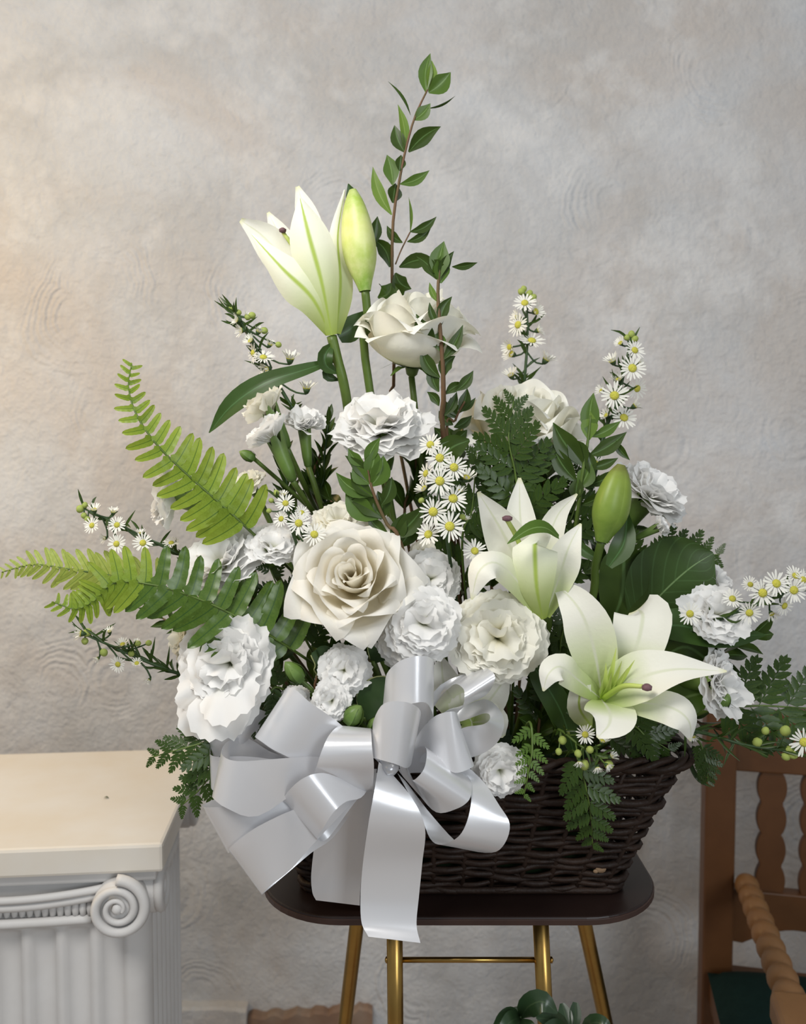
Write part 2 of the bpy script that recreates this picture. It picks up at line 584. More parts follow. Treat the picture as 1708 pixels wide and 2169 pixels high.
def volute(cx):
    """scroll roll running front to back with a raised spiral at each end"""
    rr = 0.0315
    prof = []
    for i in range(25):
        t = i / 24
        y = lerp(-0.006, SD + 0.006, t)
        k = abs(2 * t - 1)
        r = rr * (0.66 + 0.34 * k ** 1.8)
        if t in (0, 1):
            r *= 0.93
        prof.append((r, y))
    Mv = MP @ Matrix.Translation((cx, 0, PZ - 0.070)) @ Matrix.Rotation(-PI / 2, 4, 'X')
    b = lathe('volute', prof, 36, MAT['plaster'], ped, Mv)
    for end, yy in ((0, -0.008), (1, SD + 0.008)):
        pts, rad = [], []
        sgn = 1 if cx > -SW / 2 else -1
        for i in range(90):
            t = i / 89
            a = PI / 2 - sgn * t * 2.35 * 2 * PI
            r = 0.0275 * (1 - t) ** 1.05 + 0.006
            pts.append(MP @ Vector((cx + r * math.cos(a), yy + (0.004 * t if end == 0 else -0.004 * t) - (0.006 * t if end == 0 else -0.006 * t), PZ - 0.070 + r * math.sin(a))))
            rad.append(0.0046 * (1 - t) + 0.0022)
        vs, fs, uv = tube_data(pts, rad, 8)
        mk('spiral', vs, fs, MAT['plaster'], b, uv)
        e = Matrix.Translation(MP @ Vector((cx, yy, PZ - 0.070)))
        lathe('scroll_eye', [(0.001, -0.0065), (0.0045, -0.005), (0.0065, 0), (0.0045, 0.005), (0.001, 0.0065)], 14, MAT['plaster'], b, e)


volute(-0.050)
# scrolls on the side faces of the capital
for sx, xo in ((1, 0.0), (-1, -SW)):
    for yy in (0.048, SD - 0.048):
        Mv = MP @ Matrix.Translation((xo - sx * 0.052, yy, PZ - 0.070)) @ Matrix.Rotation(sx * PI / 2, 4, 'Y')
        b = lathe('side_volute', [(0.024, 0.0), (0.0315, 0.012), (0.0315, 0.036), (0.029, 0.040)], 30, MAT['plaster'], ped, Mv)
        pts, rad = [], []
        for i in range(70):
            t = i / 69
            a = PI / 2 - (1 if yy > 0.1 else -1) * t * 2.2 * 2 * PI
            r = 0.0265 * (1 - t) ** 1.05 + 0.005
            pts.append(MP @ Vector((xo - sx * 0.010, yy + r * math.cos(a), PZ - 0.070 + r * math.sin(a))))
            rad.append(0.0046 * (1 - t) + 0.0022)
        vs, fs, uv = tube_data(pts, rad, 8)
        mk('spiral', vs, fs, MAT['plaster'], b, uv)
volute(-SW + 0.050)
# sagging channel bands between the scrolls
for k, (dz, rad, sag) in enumerate(((-0.048, 0.0045, 0.014), (-0.056, 0.0055, 0.016))):
    pts = []
    for i in range(33):
        t = i / 32
        x = lerp(-0.052, -SW + 0.052, t)
        pts.append(MP @ Vector((x, 0.006 + 0.004 * k, PZ + dz - sag * (math.sin(PI * t) ** 0.8))))
    tube('channel_band', pts, rad, MAT['plaster'], ped, 10)
# egg moulding
for yy in (0.012,):
    n = 23
    for i in range(n):
        x = lerp(-0.086, -SW + 0.086, i / (n - 1))
        Me = MP @ Matrix.Translation((x, yy + 0.006 * math.cos((i / (n - 1) - 0.5) * 2), PZ - 0.079)) @ Matrix.Diagonal((0.85, 0.95, 0.85, 1))
        lathe('egg', [(0.0005, -0.011), (0.0042, -0.009), (0.0056, 0), (0.0042, 0.008), (0.0005, 0.010)], 8, MAT['plaster'], ped, Me)
tube('neck_ring', [MP @ Vector((lerp(-0.085, -SW + 0.085, i / 16), 0.016 - 0.004 * math.sin(PI * i / 16), PZ - 0.0925)) for i in range(17)], 0.0055, MAT['plaster'], ped, 10)


def shaft():
    """square shaft with rounded corners and concave flutes with rounded heads on every face"""
    hw, hd = SW / 2 - 0.022, SD / 2 - 0.050
    c = MP @ Vector((-SW / 2, SD / 2, 0))
    zs = [0.0, 0.30, 0.50, 0.65, 0.688, 0.700, 0.708, 0.713, 0.716, 0.735]
    fl_end = [1, 1, 1, 1, 1, 0.94, 0.80, 0.55, 0.0, 0.0]
    prof = []                    # (x, y, nx, ny, depth factor, half-phase)
    npf, per = 7, 10
    cr = 0.022

    def side(a, b, nrm):
        n = npf * per
        for i in range(n):
            t = i / n
            ph = (t * npf) % 1.0
            w = 0.0
            if 0.14 < ph < 0.86:
                q = (ph - 0.5) / 0.36
                w = math.sqrt(max(0, 1 - q * q))
            p = a.lerp(b, t)
            prof.append((p, nrm, w))
    cs = [Vector((-hw, -hd)), Vector((hw, -hd)), Vector((hw, hd)), Vector((-hw, hd))]
    ns = [Vector((0, -1)), Vector((1, 0)), Vector((0, 1)), Vector((-1, 0))]
    for k in range(4):
        a, b = cs[k], cs[(k + 1) % 4]
        d = (b - a).normalized()
        side(a + d * cr, b - d * cr, ns[k])
        o = b - d * cr - ns[k] * cr
        for j in range(7):
            an = PI / 2 * j / 7
            nn = ns[k] * math.cos(an) + ns[(k + 1) % 4] * math.sin(an)
            prof.append((o + nn * cr, nn, 0))
    vs = []
    for z, e in zip(zs, fl_end):
        for p, nn, w in prof:
            q = p - nn * (0.011 * min(w, 1) * (1 if w <= 0 else 1) * (e if w > 0 else 0))
            vs.append(MP @ Vector((-SW / 2 + q.x, SD / 2 - 0.030 + q.y, z)))
    n = len(prof)
    fs = gridfaces(n, len(zs) - 1, 0, True)
    fs.append(tuple(range((len(zs) - 1) * n, len(zs) * n)))
    mk('fluted_shaft', vs, fs, MAT['plaster'], ped)


shaft()
box('plinth', (-SW + 0.01, 0.01, 0), (-0.01, SD - 0.01, 0.06), MAT['plaster'], ped, MP, 0.006)
crumb = thing('dry_leaf_scrap', 'tiny dark dried leaf scrap on the pedestal top', 'leaf', PL(225, 1690, PZ))
q = PL(225, 1690, PZ + 0.0008)
sheet('blade', lambda u, v: q + Vector(((v - 0.5) * 0.007, (u - 0.5) * 0.004 * math.sin(PI * min(max(v, 0.05), 0.95)), 0.0016 * math.sin(PI * v))), 3, 5, MAT['leaf'], crumb)

# ------------------------------------------------------------------ plant stand
TZ = 0.82
TX, TY = 0.058, 0.952
MAT['laminate'] = mat('dark_brown_laminate', (0.013, 0.007, 0.006), 0.40, 0.35, var=(0.019, 0.010, 0.008), vscale=14)
MAT['edge'] = mat('brown_edge_band', (0.034, 0.017, 0.013), 0.45, 0.4, var=(0.05, 0.025, 0.018), vscale=30)
MAT['brass'] = mat('brass_tube', (0.46, 0.29, 0.085), 0.30, 0.5, metal=1.0, var=(0.34, 0.20, 0.06), vscale=24)
stand = thing('plant_stand', 'small dark brown plant stand with rounded top on four brass tube legs', 'stand', (TX, TY, 0))


def round_rect(hw, hd, cr, n=10):
    pts = []
    for cx, cy, a0 in ((hw - cr, -hd + cr, -PI / 2), (hw - cr, hd - cr, 0), (-hw + cr, hd - cr, PI / 2), (-hw + cr, -hd + cr, PI)):
        for k in range(n + 1):
            a = a0 + PI / 2 * k / n
            pts.append(Vector((cx + cr * math.cos(a), cy + cr * math.sin(a))))
    return pts


def slab_rr(name, cx, cy, hw, hd, cr, z0, z1, bev, mt, parent):
    prof = [(0.0, z0 + bev), (0.0, z1 - bev), (bev * 0.3, z1 - bev * 0.3), (bev, z1)]
    ol = round_rect(hw, hd, cr, 12)
    vs = []
    for ins, z in [(bev, z0)] + prof:
        for p in round_rect(hw - ins, hd - ins, cr - ins, 12):
            vs.append(Vector((cx + p.x, cy + p.y, z)))
    n = len(ol)
    fs = gridfaces(n, 4, 0, True)
    fs.append(tuple(range(n - 1, -1, -1)))
    fs.append(tuple(range(4 * n, 5 * n)))
    return mk(name, vs, fs, mt, parent, None, False)


top = slab_rr('table_top', TX, TY, 0.203, 0.160, 0.085, TZ - 0.009, TZ, 0.0018, MAT['laminate'], stand)
slab_rr('edge_band', TX, TY, 0.2042, 0.1612, 0.086, TZ - 0.0075, TZ - 0.0018, 0.0004, MAT['edge'], top)


def leg_to(name, pa, pb, ztop, zbot, r):
    a, b = T3(pa), T3(pb)
    d = b - a
    t0 = (ztop - a.z) / d.z
    t1 = (zbot - a.z) / d.z
    pts = [a + d * lerp(t0, t1, i / 6) for i in range(7)]
    l = tube(name, pts, r, MAT['brass'], stand, 20)
    e = a + d * t1
    lathe('foot', [(r * 1.25, 0), (r * 1.3, 0.006), (r * 1.05, 0.012)], 16, MAT['laminate'], l, Matrix.Translation((e.x, e.y, 0)))
    return a, d


r1 = m(17.5, 0.83)
leg_to('leg', (836, 1960, 0.83), (838, 2169, 0.83), TZ - 0.009, 0.006, r1)
leg_to('leg', (1146, 1960, 0.83), (1156, 2169, 0.83), TZ - 0.009, 0.006, r1)
leg_to('leg', (756, 1958, 0.98), (731, 2169, 1.02), TZ - 0.009, 0.006, r1 * 1.08)
leg_to('leg', (1239, 1958, 0.98), (1284, 2169, 1.02), TZ - 0.009, 0.006, r1 * 1.08)
tube('cross_rod', [(836, 2033, 0.832), (1150, 2033, 0.832)], m(6, 0.83), MAT['brass'], stand, 12)
for px in (820, 1168):
    lathe('rod_rivet', [(0.0032, -0.001), (0.0032, 0.001), (0.001, 0.0022)], 10, MAT['brass'], stand, Matrix.Translation(P(px, 2033, 0.832)) @ Matrix.Rotation(PI / 2 * (1 if px > 1000 else -1), 4, 'Y'))

# ------------------------------------------------------------------ wicker basket
MAT['wicker'] = mat('dark_wicker', (0.017, 0.009, 0.006), 0.55, 0.25, var=(0.036, 0.019, 0.012), vscale=45, bump=0.5, bscale=160)
MAT['wicker_light'] = mat('wicker_scar', (0.30, 0.20, 0.12), 0.7, 0.2, var=(0.2, 0.12, 0.07), vscale=200)
BX = 0.060
basket = thing('wicker_basket', 'dark brown rectangular wicker basket flaring to the rim on the plant stand', 'basket', (BX, 0.93, TZ))


def basket_ring(t, n):
    """rounded-rectangle outline at relative height t with its outward normals"""
    hw = lerp(0.162, 0.222, t ** 1.15)
    y0 = lerp(0.838, 0.812, t)
    y1 = lerp(1.015, 1.050, t)
    hd = (y1 - y0) / 2
    cy = (y0 + y1) / 2
    cr = lerp(0.018, 0.034, t)
    segs = [('l', Vector((-hw + cr, -hd)), Vector((hw - cr, -hd))), ('a', Vector((hw - cr, -hd + cr)), -PI / 2), ('l', Vector((hw, -hd + cr)), Vector((hw, hd - cr))), ('a', Vector((hw - cr, hd - cr)), 0),
            ('l', Vector((hw - cr, hd)), Vector((-hw + cr, hd))), ('a', Vector((-hw + cr, hd - cr)), PI / 2), ('l', Vector((-hw, hd - cr)), Vector((-hw, -hd + cr))), ('a', Vector((-hw + cr, -hd + cr)), PI)]
    lens = [(s[2] - s[1]).length if s[0] == 'l' else cr * PI / 2 for s in segs]
    tot = sum(lens)
    out = []
    for i in range(n):
        d = tot * i / n
        for s, ln in zip(segs, lens):
            if d <= ln:
                break
            d -= ln
        if s[0] == 'l':
            dr = (s[2] - s[1]).normalized()
            p = s[1] + dr * d
            nn = Vector((dr.y, -dr.x))
        else:
            a = s[2] + d / cr
            nn = Vector((math.cos(a), math.sin(a)))
            p = s[1] + nn * cr
        out.append((Vector((BX + p.x, cy + p.y)), nn))
    return out


BH = 0.138
NST = 34
NP = NST * 4
rows = 24
for r in range(rows):
    t = (r + 0.5) / rows
    ring = basket_ring(t, NP)
    pts = []
    rad = []
    base_r = 0.0033 * R_.uniform(0.88, 1.15)
    for i, (p, nn) in enumerate(ring):
        s = math.sin(PI * (i / 4.0) + (r % 2) * PI)
        off = 0.0032 * s
        zz = TZ + 0.003 + t * BH + 0.0018 * math.sin(i * 0.21 + r * 1.7) + 0.0012 * math.sin(i * 0.53 + r * 0.9)
        pts.append(Vector((p.x + nn.x * off, p.y + nn.y * off, zz)))
        rad.append(base_r * (1 + 0.18 * math.sin(i * 0.37 + r * 2.3)))
    vs, fs, uv = tube_data(pts, rad, 6, True)
    mk('wicker_strand', vs, fs, MAT['wicker'], basket, uv)
for k in range(NST):
    pts = []
    for j in range(7):
        t = j / 6
        p, nn = basket_ring(min(t, 1), NST)[k]
        pts.append(Vector((p.x, p.y, TZ + 0.002 + t * BH)))
    vs, fs, uv = tube_data(pts, 0.003, 6)
    mk('stake', vs, fs, MAT['wicker'], basket, uv)
for k in range(3):
    ring = basket_ring(1.02, 220)
    pts = []
    for i, (p, nn) in enumerate(ring):
        a = 2 * PI * (i * 18 / 220.0 + k / 3.0)
        o = 0.0046
        pts.append(Vector((p.x + nn.x * (0.003 + o * math.cos(a)), p.y + nn.y * (0.003 + o * math.cos(a)), TZ + 0.004 + BH + o * math.sin(a))))
    vs, fs, uv = tube_data(pts, 0.0036, 6, True)
    mk('rim_strand', vs, fs, MAT['wicker'], basket, uv)
for k in range(2):
    ring = basket_ring(0.0, 150)
    pts = [Vector((p.x + nn.x * (0.002 - 0.004 * k), p.y + nn.y * (0.002 - 0.004 * k), TZ + 0.0042)) for p, nn in ring]
    vs, fs, uv = tube_data(pts, 0.0040, 6, True)
    mk('foot_strand', vs, fs, MAT['wicker'], basket, uv)
ring = basket_ring(0.04, 80)
mk('basket_floor', [Vector((p.x - nn.x * 0.003, p.y - nn.y * 0.003, TZ + 0.006)) for p, nn in ring], [tuple(range(80))], MAT['wicker'], basket)
for px, py, s in ((1273, 1840, 0.0042), (1262, 1845, 0.002)):
    c = P(px, py, 0.828)
    lathe('cut_end', [(s, 0), (s * 0.95, 0.0012), (s * 0.3, 0.0016)], 10, MAT['wicker_light'], basket, Matrix.Translation(c) @ Matrix.Rotation(PI / 2, 4, 'X') @ Matrix.Diagonal((1.3, 1, 1, 1)))

MAT['foam'] = mat('floral_foam', (0.012, 0.028, 0.012), 0.9, 0.1, var=(0.02, 0.04, 0.015), vscale=60, bump=0.6, bscale=120)
foam = slab_rr('floral_foam', BX, 0.928, 0.15, 0.08, 0.02, TZ + 0.008, TZ + 0.135, 0.008, MAT['foam'], None)
foam['label'] = 'dark green floral foam block filling the wicker basket'
foam['category'] = 'foam'

# ------------------------------------------------------------------ chair
MAT['wood'] = mat('varnished_oak', (0.125, 0.052, 0.018), 0.42, 0.4, var=(0.085, 0.033, 0.011), vscale=16, bump=0.1, bscale=60)
MAT['wood_lt'] = mat('turned_oak', (0.27, 0.135, 0.050), 0.42, 0.4, var=(0.20, 0.092, 0.032), vscale=22, bump=0.1, bscale=60)
MAT['velvet'] = mat('dark_green_velvet', (0.006, 0.022, 0.020), 0.85, 0.15, var=(0.009, 0.03, 0.027), vscale=60, bump=0.3, bscale=300)
CA = math.radians(-12)
CO = Vector((0.520, 1.375, 0))
MC = Matrix.Translation(CO) @ Matrix.Rotation(CA, 4, 'Z')     # local x: right along the back, -y: towards the seat front
chair = thing('wooden_armchair', 'brown wooden armchair with scalloped back slats and bobbin-turned arms', 'chair', CO)
CW = 0.50


def cz(py, Y=1.37):
    return P(1600, py, Y).z


for x in (0.0, CW):
    box('back_post', (x - 0.024, -0.026, 0), (x + 0.024, 0.026, 0.868), MAT['wood'], chair, MC, 0.004)
    box('post_cap', (x - 0.027, -0.029, 0.862), (x + 0.027, 0.029, 0.874), MAT['wood'], chair, MC, 0.004)
# top rail with a shallow arch
ol = [(0.022, cz(1628))]
ol += [(CW - 0.022, cz(1628)), (CW - 0.022, 0.846)]
for i in range(1, 12):
    t = i / 12
    ol.append((lerp(CW - 0.022, 0.022, t), 0.846 + 0.022 * math.sin(PI * t)))
ol.append((0.022, 0.846))
prism('top_rail', ol, 0.026, MAT['wood'], chair, MC @ Matrix.Translation((0, -0.013, 0)), 0.003)
# lower rail with scalloped apron
zt, zb = cz(1876), cz(1938)
ol = [(0.022, zt), (0.022, cz(1985))]
for i in range(0, 33):
    t = i / 32
    ol.append((lerp(0.040, CW - 0.040, t), cz(1972) + 0.030 * abs(math.sin(PI * 2.5 * t)) - 0.012))
ol += [(CW - 0.022, cz(1985)), (CW - 0.022, zt)]
prism('lower_rail', ol, 0.026, MAT['wood'], chair, MC @ Matrix.Translation((0, -0.013, 0)), 0.002)


def slat(cx):
    z0, z1 = zt - 0.004, cz(1628) + 0.004
    n = 50
    rt, lf = [], []
    for i in range(n + 1):
        t = i / n
        hw = 0.0150 + 0.0078 * abs(math.sin(PI * 4.0 * t + 0.25)) ** 0.7
        z = lerp(z0, z1, t)
        rt.append((cx + hw, z))
        lf.append((cx - hw, z))
    prism('scalloped_slat', rt + lf[::-1], 0.014, MAT['wood'], chair, MC @ Matrix.Translation((0, -0.007, 0)), 0.0015)


for k in range(6):
    slat(0.082 + 0.0665 * k)


def bobbin(name, a, b, r0, r1, nb, parent):
    prof = []
    n = nb * 10
    L_ = (b - a).length
    for i in range(n + 1):
        t = i / n
        k = abs(math.sin(PI * nb * t))
        prof.append((lerp(r0, r1, t) * (0.50 + 0.50 * k ** 0.55), t * L_))
    q = (b - a).to_track_quat('Z', 'Y').to_matrix().to_4x4()
    return lathe(name, prof, 20, MAT['wood_lt'], parent, Matrix.Translation(a) @ q)


za = 0.578
for x in (0.0, CW):
    a = MC @ Vector((x + 0.040 * (1 if x == 0 else -1), -0.024, za + 0.004))
    b = MC @ Vector((x + 0.040 * (1 if x == 0 else -1), -0.345, za))
    arm = bobbin('bobbin_arm', a, b, 0.0185, 0.0205, 9, chair)
    box('arm_end', (x + (0.012 if x == 0 else -0.072), -0.44, za - 0.022), (x + (0.072 if x == 0 else -0.012), -0.343, za + 0.020), MAT['wood_lt'], chair, MC, 0.010, 3)
    box('front_leg', (x + (0.018 if x == 0 else -0.064), -0.42, 0), (x + (0.064 if x == 0 else -0.018), -0.375, za - 0.02), MAT['wood'], chair, MC, 0.004)
    box('side_rail', (x - 0.012, -0.38, 0.37), (x + 0.012, -0.02, 0.42), MAT['wood'], chair, MC, 0.003)
box('seat_rail', (0.02, -0.41, 0.37), (CW - 0.02, -0.385, 0.42), MAT['wood'], chair, MC, 0.003)
box('seat_rail', (0.02, -0.012, 0.37), (CW - 0.02, 0.012, 0.42), MAT['wood'], chair, MC, 0.003)


def cushion():
    pts = []
    nu, nv = 26, 22
    x0, x1, y0, y1 = -0.016, CW + 0.016, -0.43, -0.030

    def fn(u, v, s):
        e = 1.0
        a = abs(2 * u - 1) ** 6
        b = abs(2 * v - 1) ** 6
        k = max(0.0, 1 - a) ** 0.5 * max(0.0, 1 - b) ** 0.5
        return MC @ Vector((lerp(x0, x1, u), lerp(y0, y1, v), 0.425 + (0.034 * k if s else -0.012 * k)))
    vs = [fn(i / nu, j / nv, 1) for j in range(nv + 1) for i in range(nu + 1)]
    vs += [fn(i / nu, j / nv, 0) for j in range(nv + 1) for i in range(nu + 1)]
    o = (nu + 1) * (nv + 1)
    fs = gridfaces(nu, nv) + [f[::-1] for f in gridfaces(nu, nv, o)]
    mk('seat_cushion', vs, fs, MAT['velvet'], chair)


cushion()
# ------------------------------------------------------------------ plant builders
def frame(axis, up=None):  # noqa
    """matrix whose Z is the axis"""
    z = axis.normalized()
    u = up or Vector((0, 0, 1))
    x = u.cross(z)
    if x.length < 1e-4:
        x = Vector((1, 0, 0))
    x.normalize()
    y = z.cross(x)
    Mx = Matrix.Identity(4)
    for i in range(3):
        Mx[i][0], Mx[i][1], Mx[i][2] = x[i], y[i], z[i]
    return Mx


def blade(name, pts, wid, mt, parent, nrm=None, cup=0.0, fold=0.0, ruf=0.0, rk=9.0, nu=6, nv=12, twist=0.0, tooth=0.0, tk=20, ph=0.0, back=0.0):
    """petal or leaf: a sheet along a spine of photo points/vectors; wid = half-widths in pixels at even stations"""
    P3 = [T3(p) for p in pts]
    Yd = [p.y for p in P3]
    if nrm is None:
        nrm = [(CAMP - p).normalized() for p in P3]
    elif isinstance(nrm, Vector):
        nrm = [nrm] * len(P3)
    sp = [smoothlist(P3, j / nv) for j in range(nv + 1)]
    vs, uv = [], []
    for j in range(nv + 1):
        v = j / nv
        t = (sp[min(j + 1, nv)] - sp[max(j - 1, 0)])
        t.normalize()
        n = interp(nrm, v)
        s = t.cross(n)
        if s.length < 1e-4:
            s = perp(t)
        s.normalize()
        n = s.cross(t)
        if twist:
            a = twist * v if not isinstance(twist, (list, tuple)) else interp(list(twist), v)
            q = Matrix.Rotation(a, 3, t)
            s = q @ s
            n = q @ n
        w = max(smoothlist(wid, v), 0.0) * sp[j].y / F
        for i in range(nu + 1):
            u = 2 * i / nu - 1
            wt = w
            if tooth:
                wt = w * (1 - tooth * (0.5 + 0.5 * math.cos(tk * v * 2 * PI)) * abs(u) ** 3)
            c = interp(cup, v) if isinstance(cup, (list, tuple)) else cup
            z = c * w * (u * u) + fold * w * abs(u) + ruf * w * abs(u) ** 2.5 * math.sin(rk * v + ph + (1.7 if u > 0 else 0))
            vs.append(sp[j] + s * (wt * u) + n * z)
            uv.append(((u + 1) / 2, v))
    return mk(name, vs, gridfaces(nu, nv), mt, parent, uv)


LEAFW = [0.10, 0.52, 0.88, 1.0, 0.82, 0.42, 0.02]
OVALW = [0.12, 0.72, 0.98, 1.0, 0.94, 0.72, 0.05]
NARROW = [0.25, 0.75, 1.0, 0.95, 0.75, 0.45, 0.03]


def leaf(parent, base, tip, w, bend=0.0, mt='leaf', shape=LEAFW, fold=0.25, face=0.0, droop=0.0, name='leaf', cup=0.0, nv=8, nu=4):
    """simple leaf from base to tip (photo x, y, depth); bend = sideways bow in pixels; face turns it about its length"""
    a, b = Vector(base), Vector(tip)
    d = b - a
    nx, ny = -d.y, d.x
    ln = math.hypot(nx, ny) or 1
    mids = []
    for t in (0, 0.33, 0.66, 1):
        k = 4 * t * (1 - t) * bend
        mids.append((a.x + d.x * t + nx / ln * k, a.y + d.y * t + ny / ln * k, a.z + d.z * t - droop * 4 * t * (1 - t)))
    return blade(name, mids, [w * s for s in shape], MAT[mt], parent, fold=fold, nu=nu, nv=nv, twist=[face, face], cup=cup)


def stem(parent, pts, r0, r1, mt='stem', name='stem', seg=7, n=14):
    return tube(name, pts, [m(r0, T3(pts[0]).y), m(r1, T3(pts[-1]).y)], MAT[mt], parent, seg, n)


# ---- carnations -------------------------------------------------------------
def carn_petal(seed, ruff, bend, spread, mt):
    rg = random.Random(seed)
    nu, nv = 16, 8
    p1, p2, p3 = rg.uniform(0, 6), rg.uniform(0, 6), rg.uniform(0, 6)
    k1, k2 = rg.uniform(3.2, 5.5), rg.uniform(6.5, 10)
    jag = [rg.uniform(0.008, 0.032) * (1 if i % 2 else -1) for i in range(nu + 1)]
    vs, uv = [], []
    s0 = 0.35
    for j in range(nv + 1):
        v = j / nv
        for i in range(nu + 1):
            u = 2 * i / nu - 1
            g = 0.16 + 0.84 * min(1, (v / 0.62)) ** 1.3
            a = u * spread * g
            rr = v * (1.0 - 0.16 * abs(u) ** 2.5) + (jag[i] + 0.03 * math.sin(k1 * u * 1.3 + p3)) * v ** 6
            x = rr * math.sin(a)
            s = rr * math.cos(a)
            nz = ruff * (v ** 1.8 * math.sin(k1 * u + p1) * 0.6 + v ** 4.5 * math.sin(k2 * u + p2 + v) * 0.55)
            if s < s0 or bend == 0:
                z, y, tn = s, 0.0, 0.0
            else:
                tn = bend * (s - s0)
                z = s0 + math.sin(tn) / bend
                y = (1 - math.cos(tn)) / bend
            # +y is outward from the flower axis
            vs.append(Vector((x, y + nz * math.cos(tn), z - nz * math.sin(tn))))
            uv.append(((u + 1) / 2, v))
    return mesh('petal', vs, gridfaces(nu, nv), MAT[mt], uv)


CARN = {}
for mt in ('carnation', 'carnation_cream'):
    CARN[mt] = {'in': [carn_petal(s, 0.18, 1.3, 0.85, mt) for s in range(5)], 'mid': [carn_petal(20 + s, 0.125, 0.9, 0.82, mt) for s in range(5)],
                'out': [carn_petal(40 + s, 0.075, 0.55, 0.74, mt) for s in range(5)]}


def calyx(parent, c, axis, L_, r, name='calyx'):
    """green tube below a carnation with five teeth; c = top centre"""
    Mx = Matrix.Translation(c) @ frame(axis)
    seg, vs, uv = 20, [], []
    prof = [(0.28, -1.0), (0.60, -0.94), (0.78, -0.72), (0.88, -0.38), (1.0, 0.0)]
    for j, (k, z) in enumerate(prof):
        for i in range(seg):
            a = 2 * PI * i / seg
            zz = z
            kk = k
            if j == 4:
                tooth = abs(((i * 5 / seg) % 1.0) - 0.5) * 2
                zz = 0.40 * tooth - 0.12
                kk = 0.98 + 0.22 * tooth
            vs.append(Mx @ Vector((r * kk * math.cos(a), r * kk * math.sin(a), L_ * zz)))
            uv.append((i / seg, j / 4))
    return mk(name, vs, gridfaces(seg, 4, 0, True), MAT['calyx'], parent, uv)


def carnation(label, px, py, Y, R, axis, n=44, mt='carnation', open_=1.55, base=None, seed=1, cal=True, name='carnation', flat=0.85, group=None, sx=1.0, calL=1.05, jit=0.22, cat='carnation', extra=(), cax=None, smooth=False):
    """axis: flower direction in view terms (right, up, towards camera)"""
    rg = random.Random(seed * 13 + 5)
    c = P(px, py, Y)
    ax = Vector((axis[0], -axis[2], axis[1])).normalized()
    r = m(R, Y)
    base_c = c - ax * (r * 0.62)
    root = thing(name, label, cat, base_c, group)
    Fm = Matrix.Translation(base_c) @ frame(ax) @ Matrix.Diagonal((sx, 1.0, 1.0, 1))
    for i in range(n):
        t = (i + 0.5) / n
        th = open_ * t ** 0.62
        phi = i * 2.39996 + rg.uniform(-jit, jit)
        if t < 0.34:
            k, ln = 'in', rg.uniform(0.84, 1.04) * flat
        elif t < 0.70:
            k, ln = 'mid', rg.uniform(0.92, 1.06) * lerp(flat, 1.0, 0.6)
        else:
            k, ln = 'out', rg.uniform(0.98, 1.12)
        if smooth and t > 0.15:
            k = 'out'
        me = rg.choice(CARN[mt][k])
        th += rg.uniform(-0.10, 0.10)
        s = r * ln
        # petal frame: Z along the petal, Y turned outward from the axis
        Mp = Fm @ Matrix.Rotation(phi, 4, 'Z') @ Matrix.Rotation(-th * 0.88, 4, 'X') @ Matrix.Rotation(rg.uniform(-0.3, 0.3), 4, 'Z') @ Matrix.Diagonal((s * rg.uniform(0.9, 1.15), s, s, 1))
        put('petal', me, root, Mp)
    for ex in extra:
        e = P(ex[0], ex[1], Y + ex[2])
        d = e - base_c
        z = d.normalized()
        y = -(ax - z * ax.dot(z))
        y.normalize()
        x = y.cross(z)
        Mp = Matrix.Identity(4)
        for q in range(3):
            Mp[q][0], Mp[q][1], Mp[q][2], Mp[q][3] = x[q] * d.length * ex[3], y[q] * d.length, z[q] * d.length, base_c[q]
        put('petal', rg.choice(CARN[mt]['out']), root, Mp)
    if cax:
        ax = Vector((cax[0], -cax[2], cax[1])).normalized()
    if cal:
        calyx(root, base_c + ax * r * 0.12, ax, r * calL, r * 0.29)
    if base is not None:
        b = T3(base)
        st = base_c - ax * r * calL * 0.9
        md = st.lerp(b, 0.45) - ax * r * 0.35
        tube('stem', [st, md, b], [m(6.5, Y), m(6, Y)], MAT['stem'], root, 7, 10)
    return root


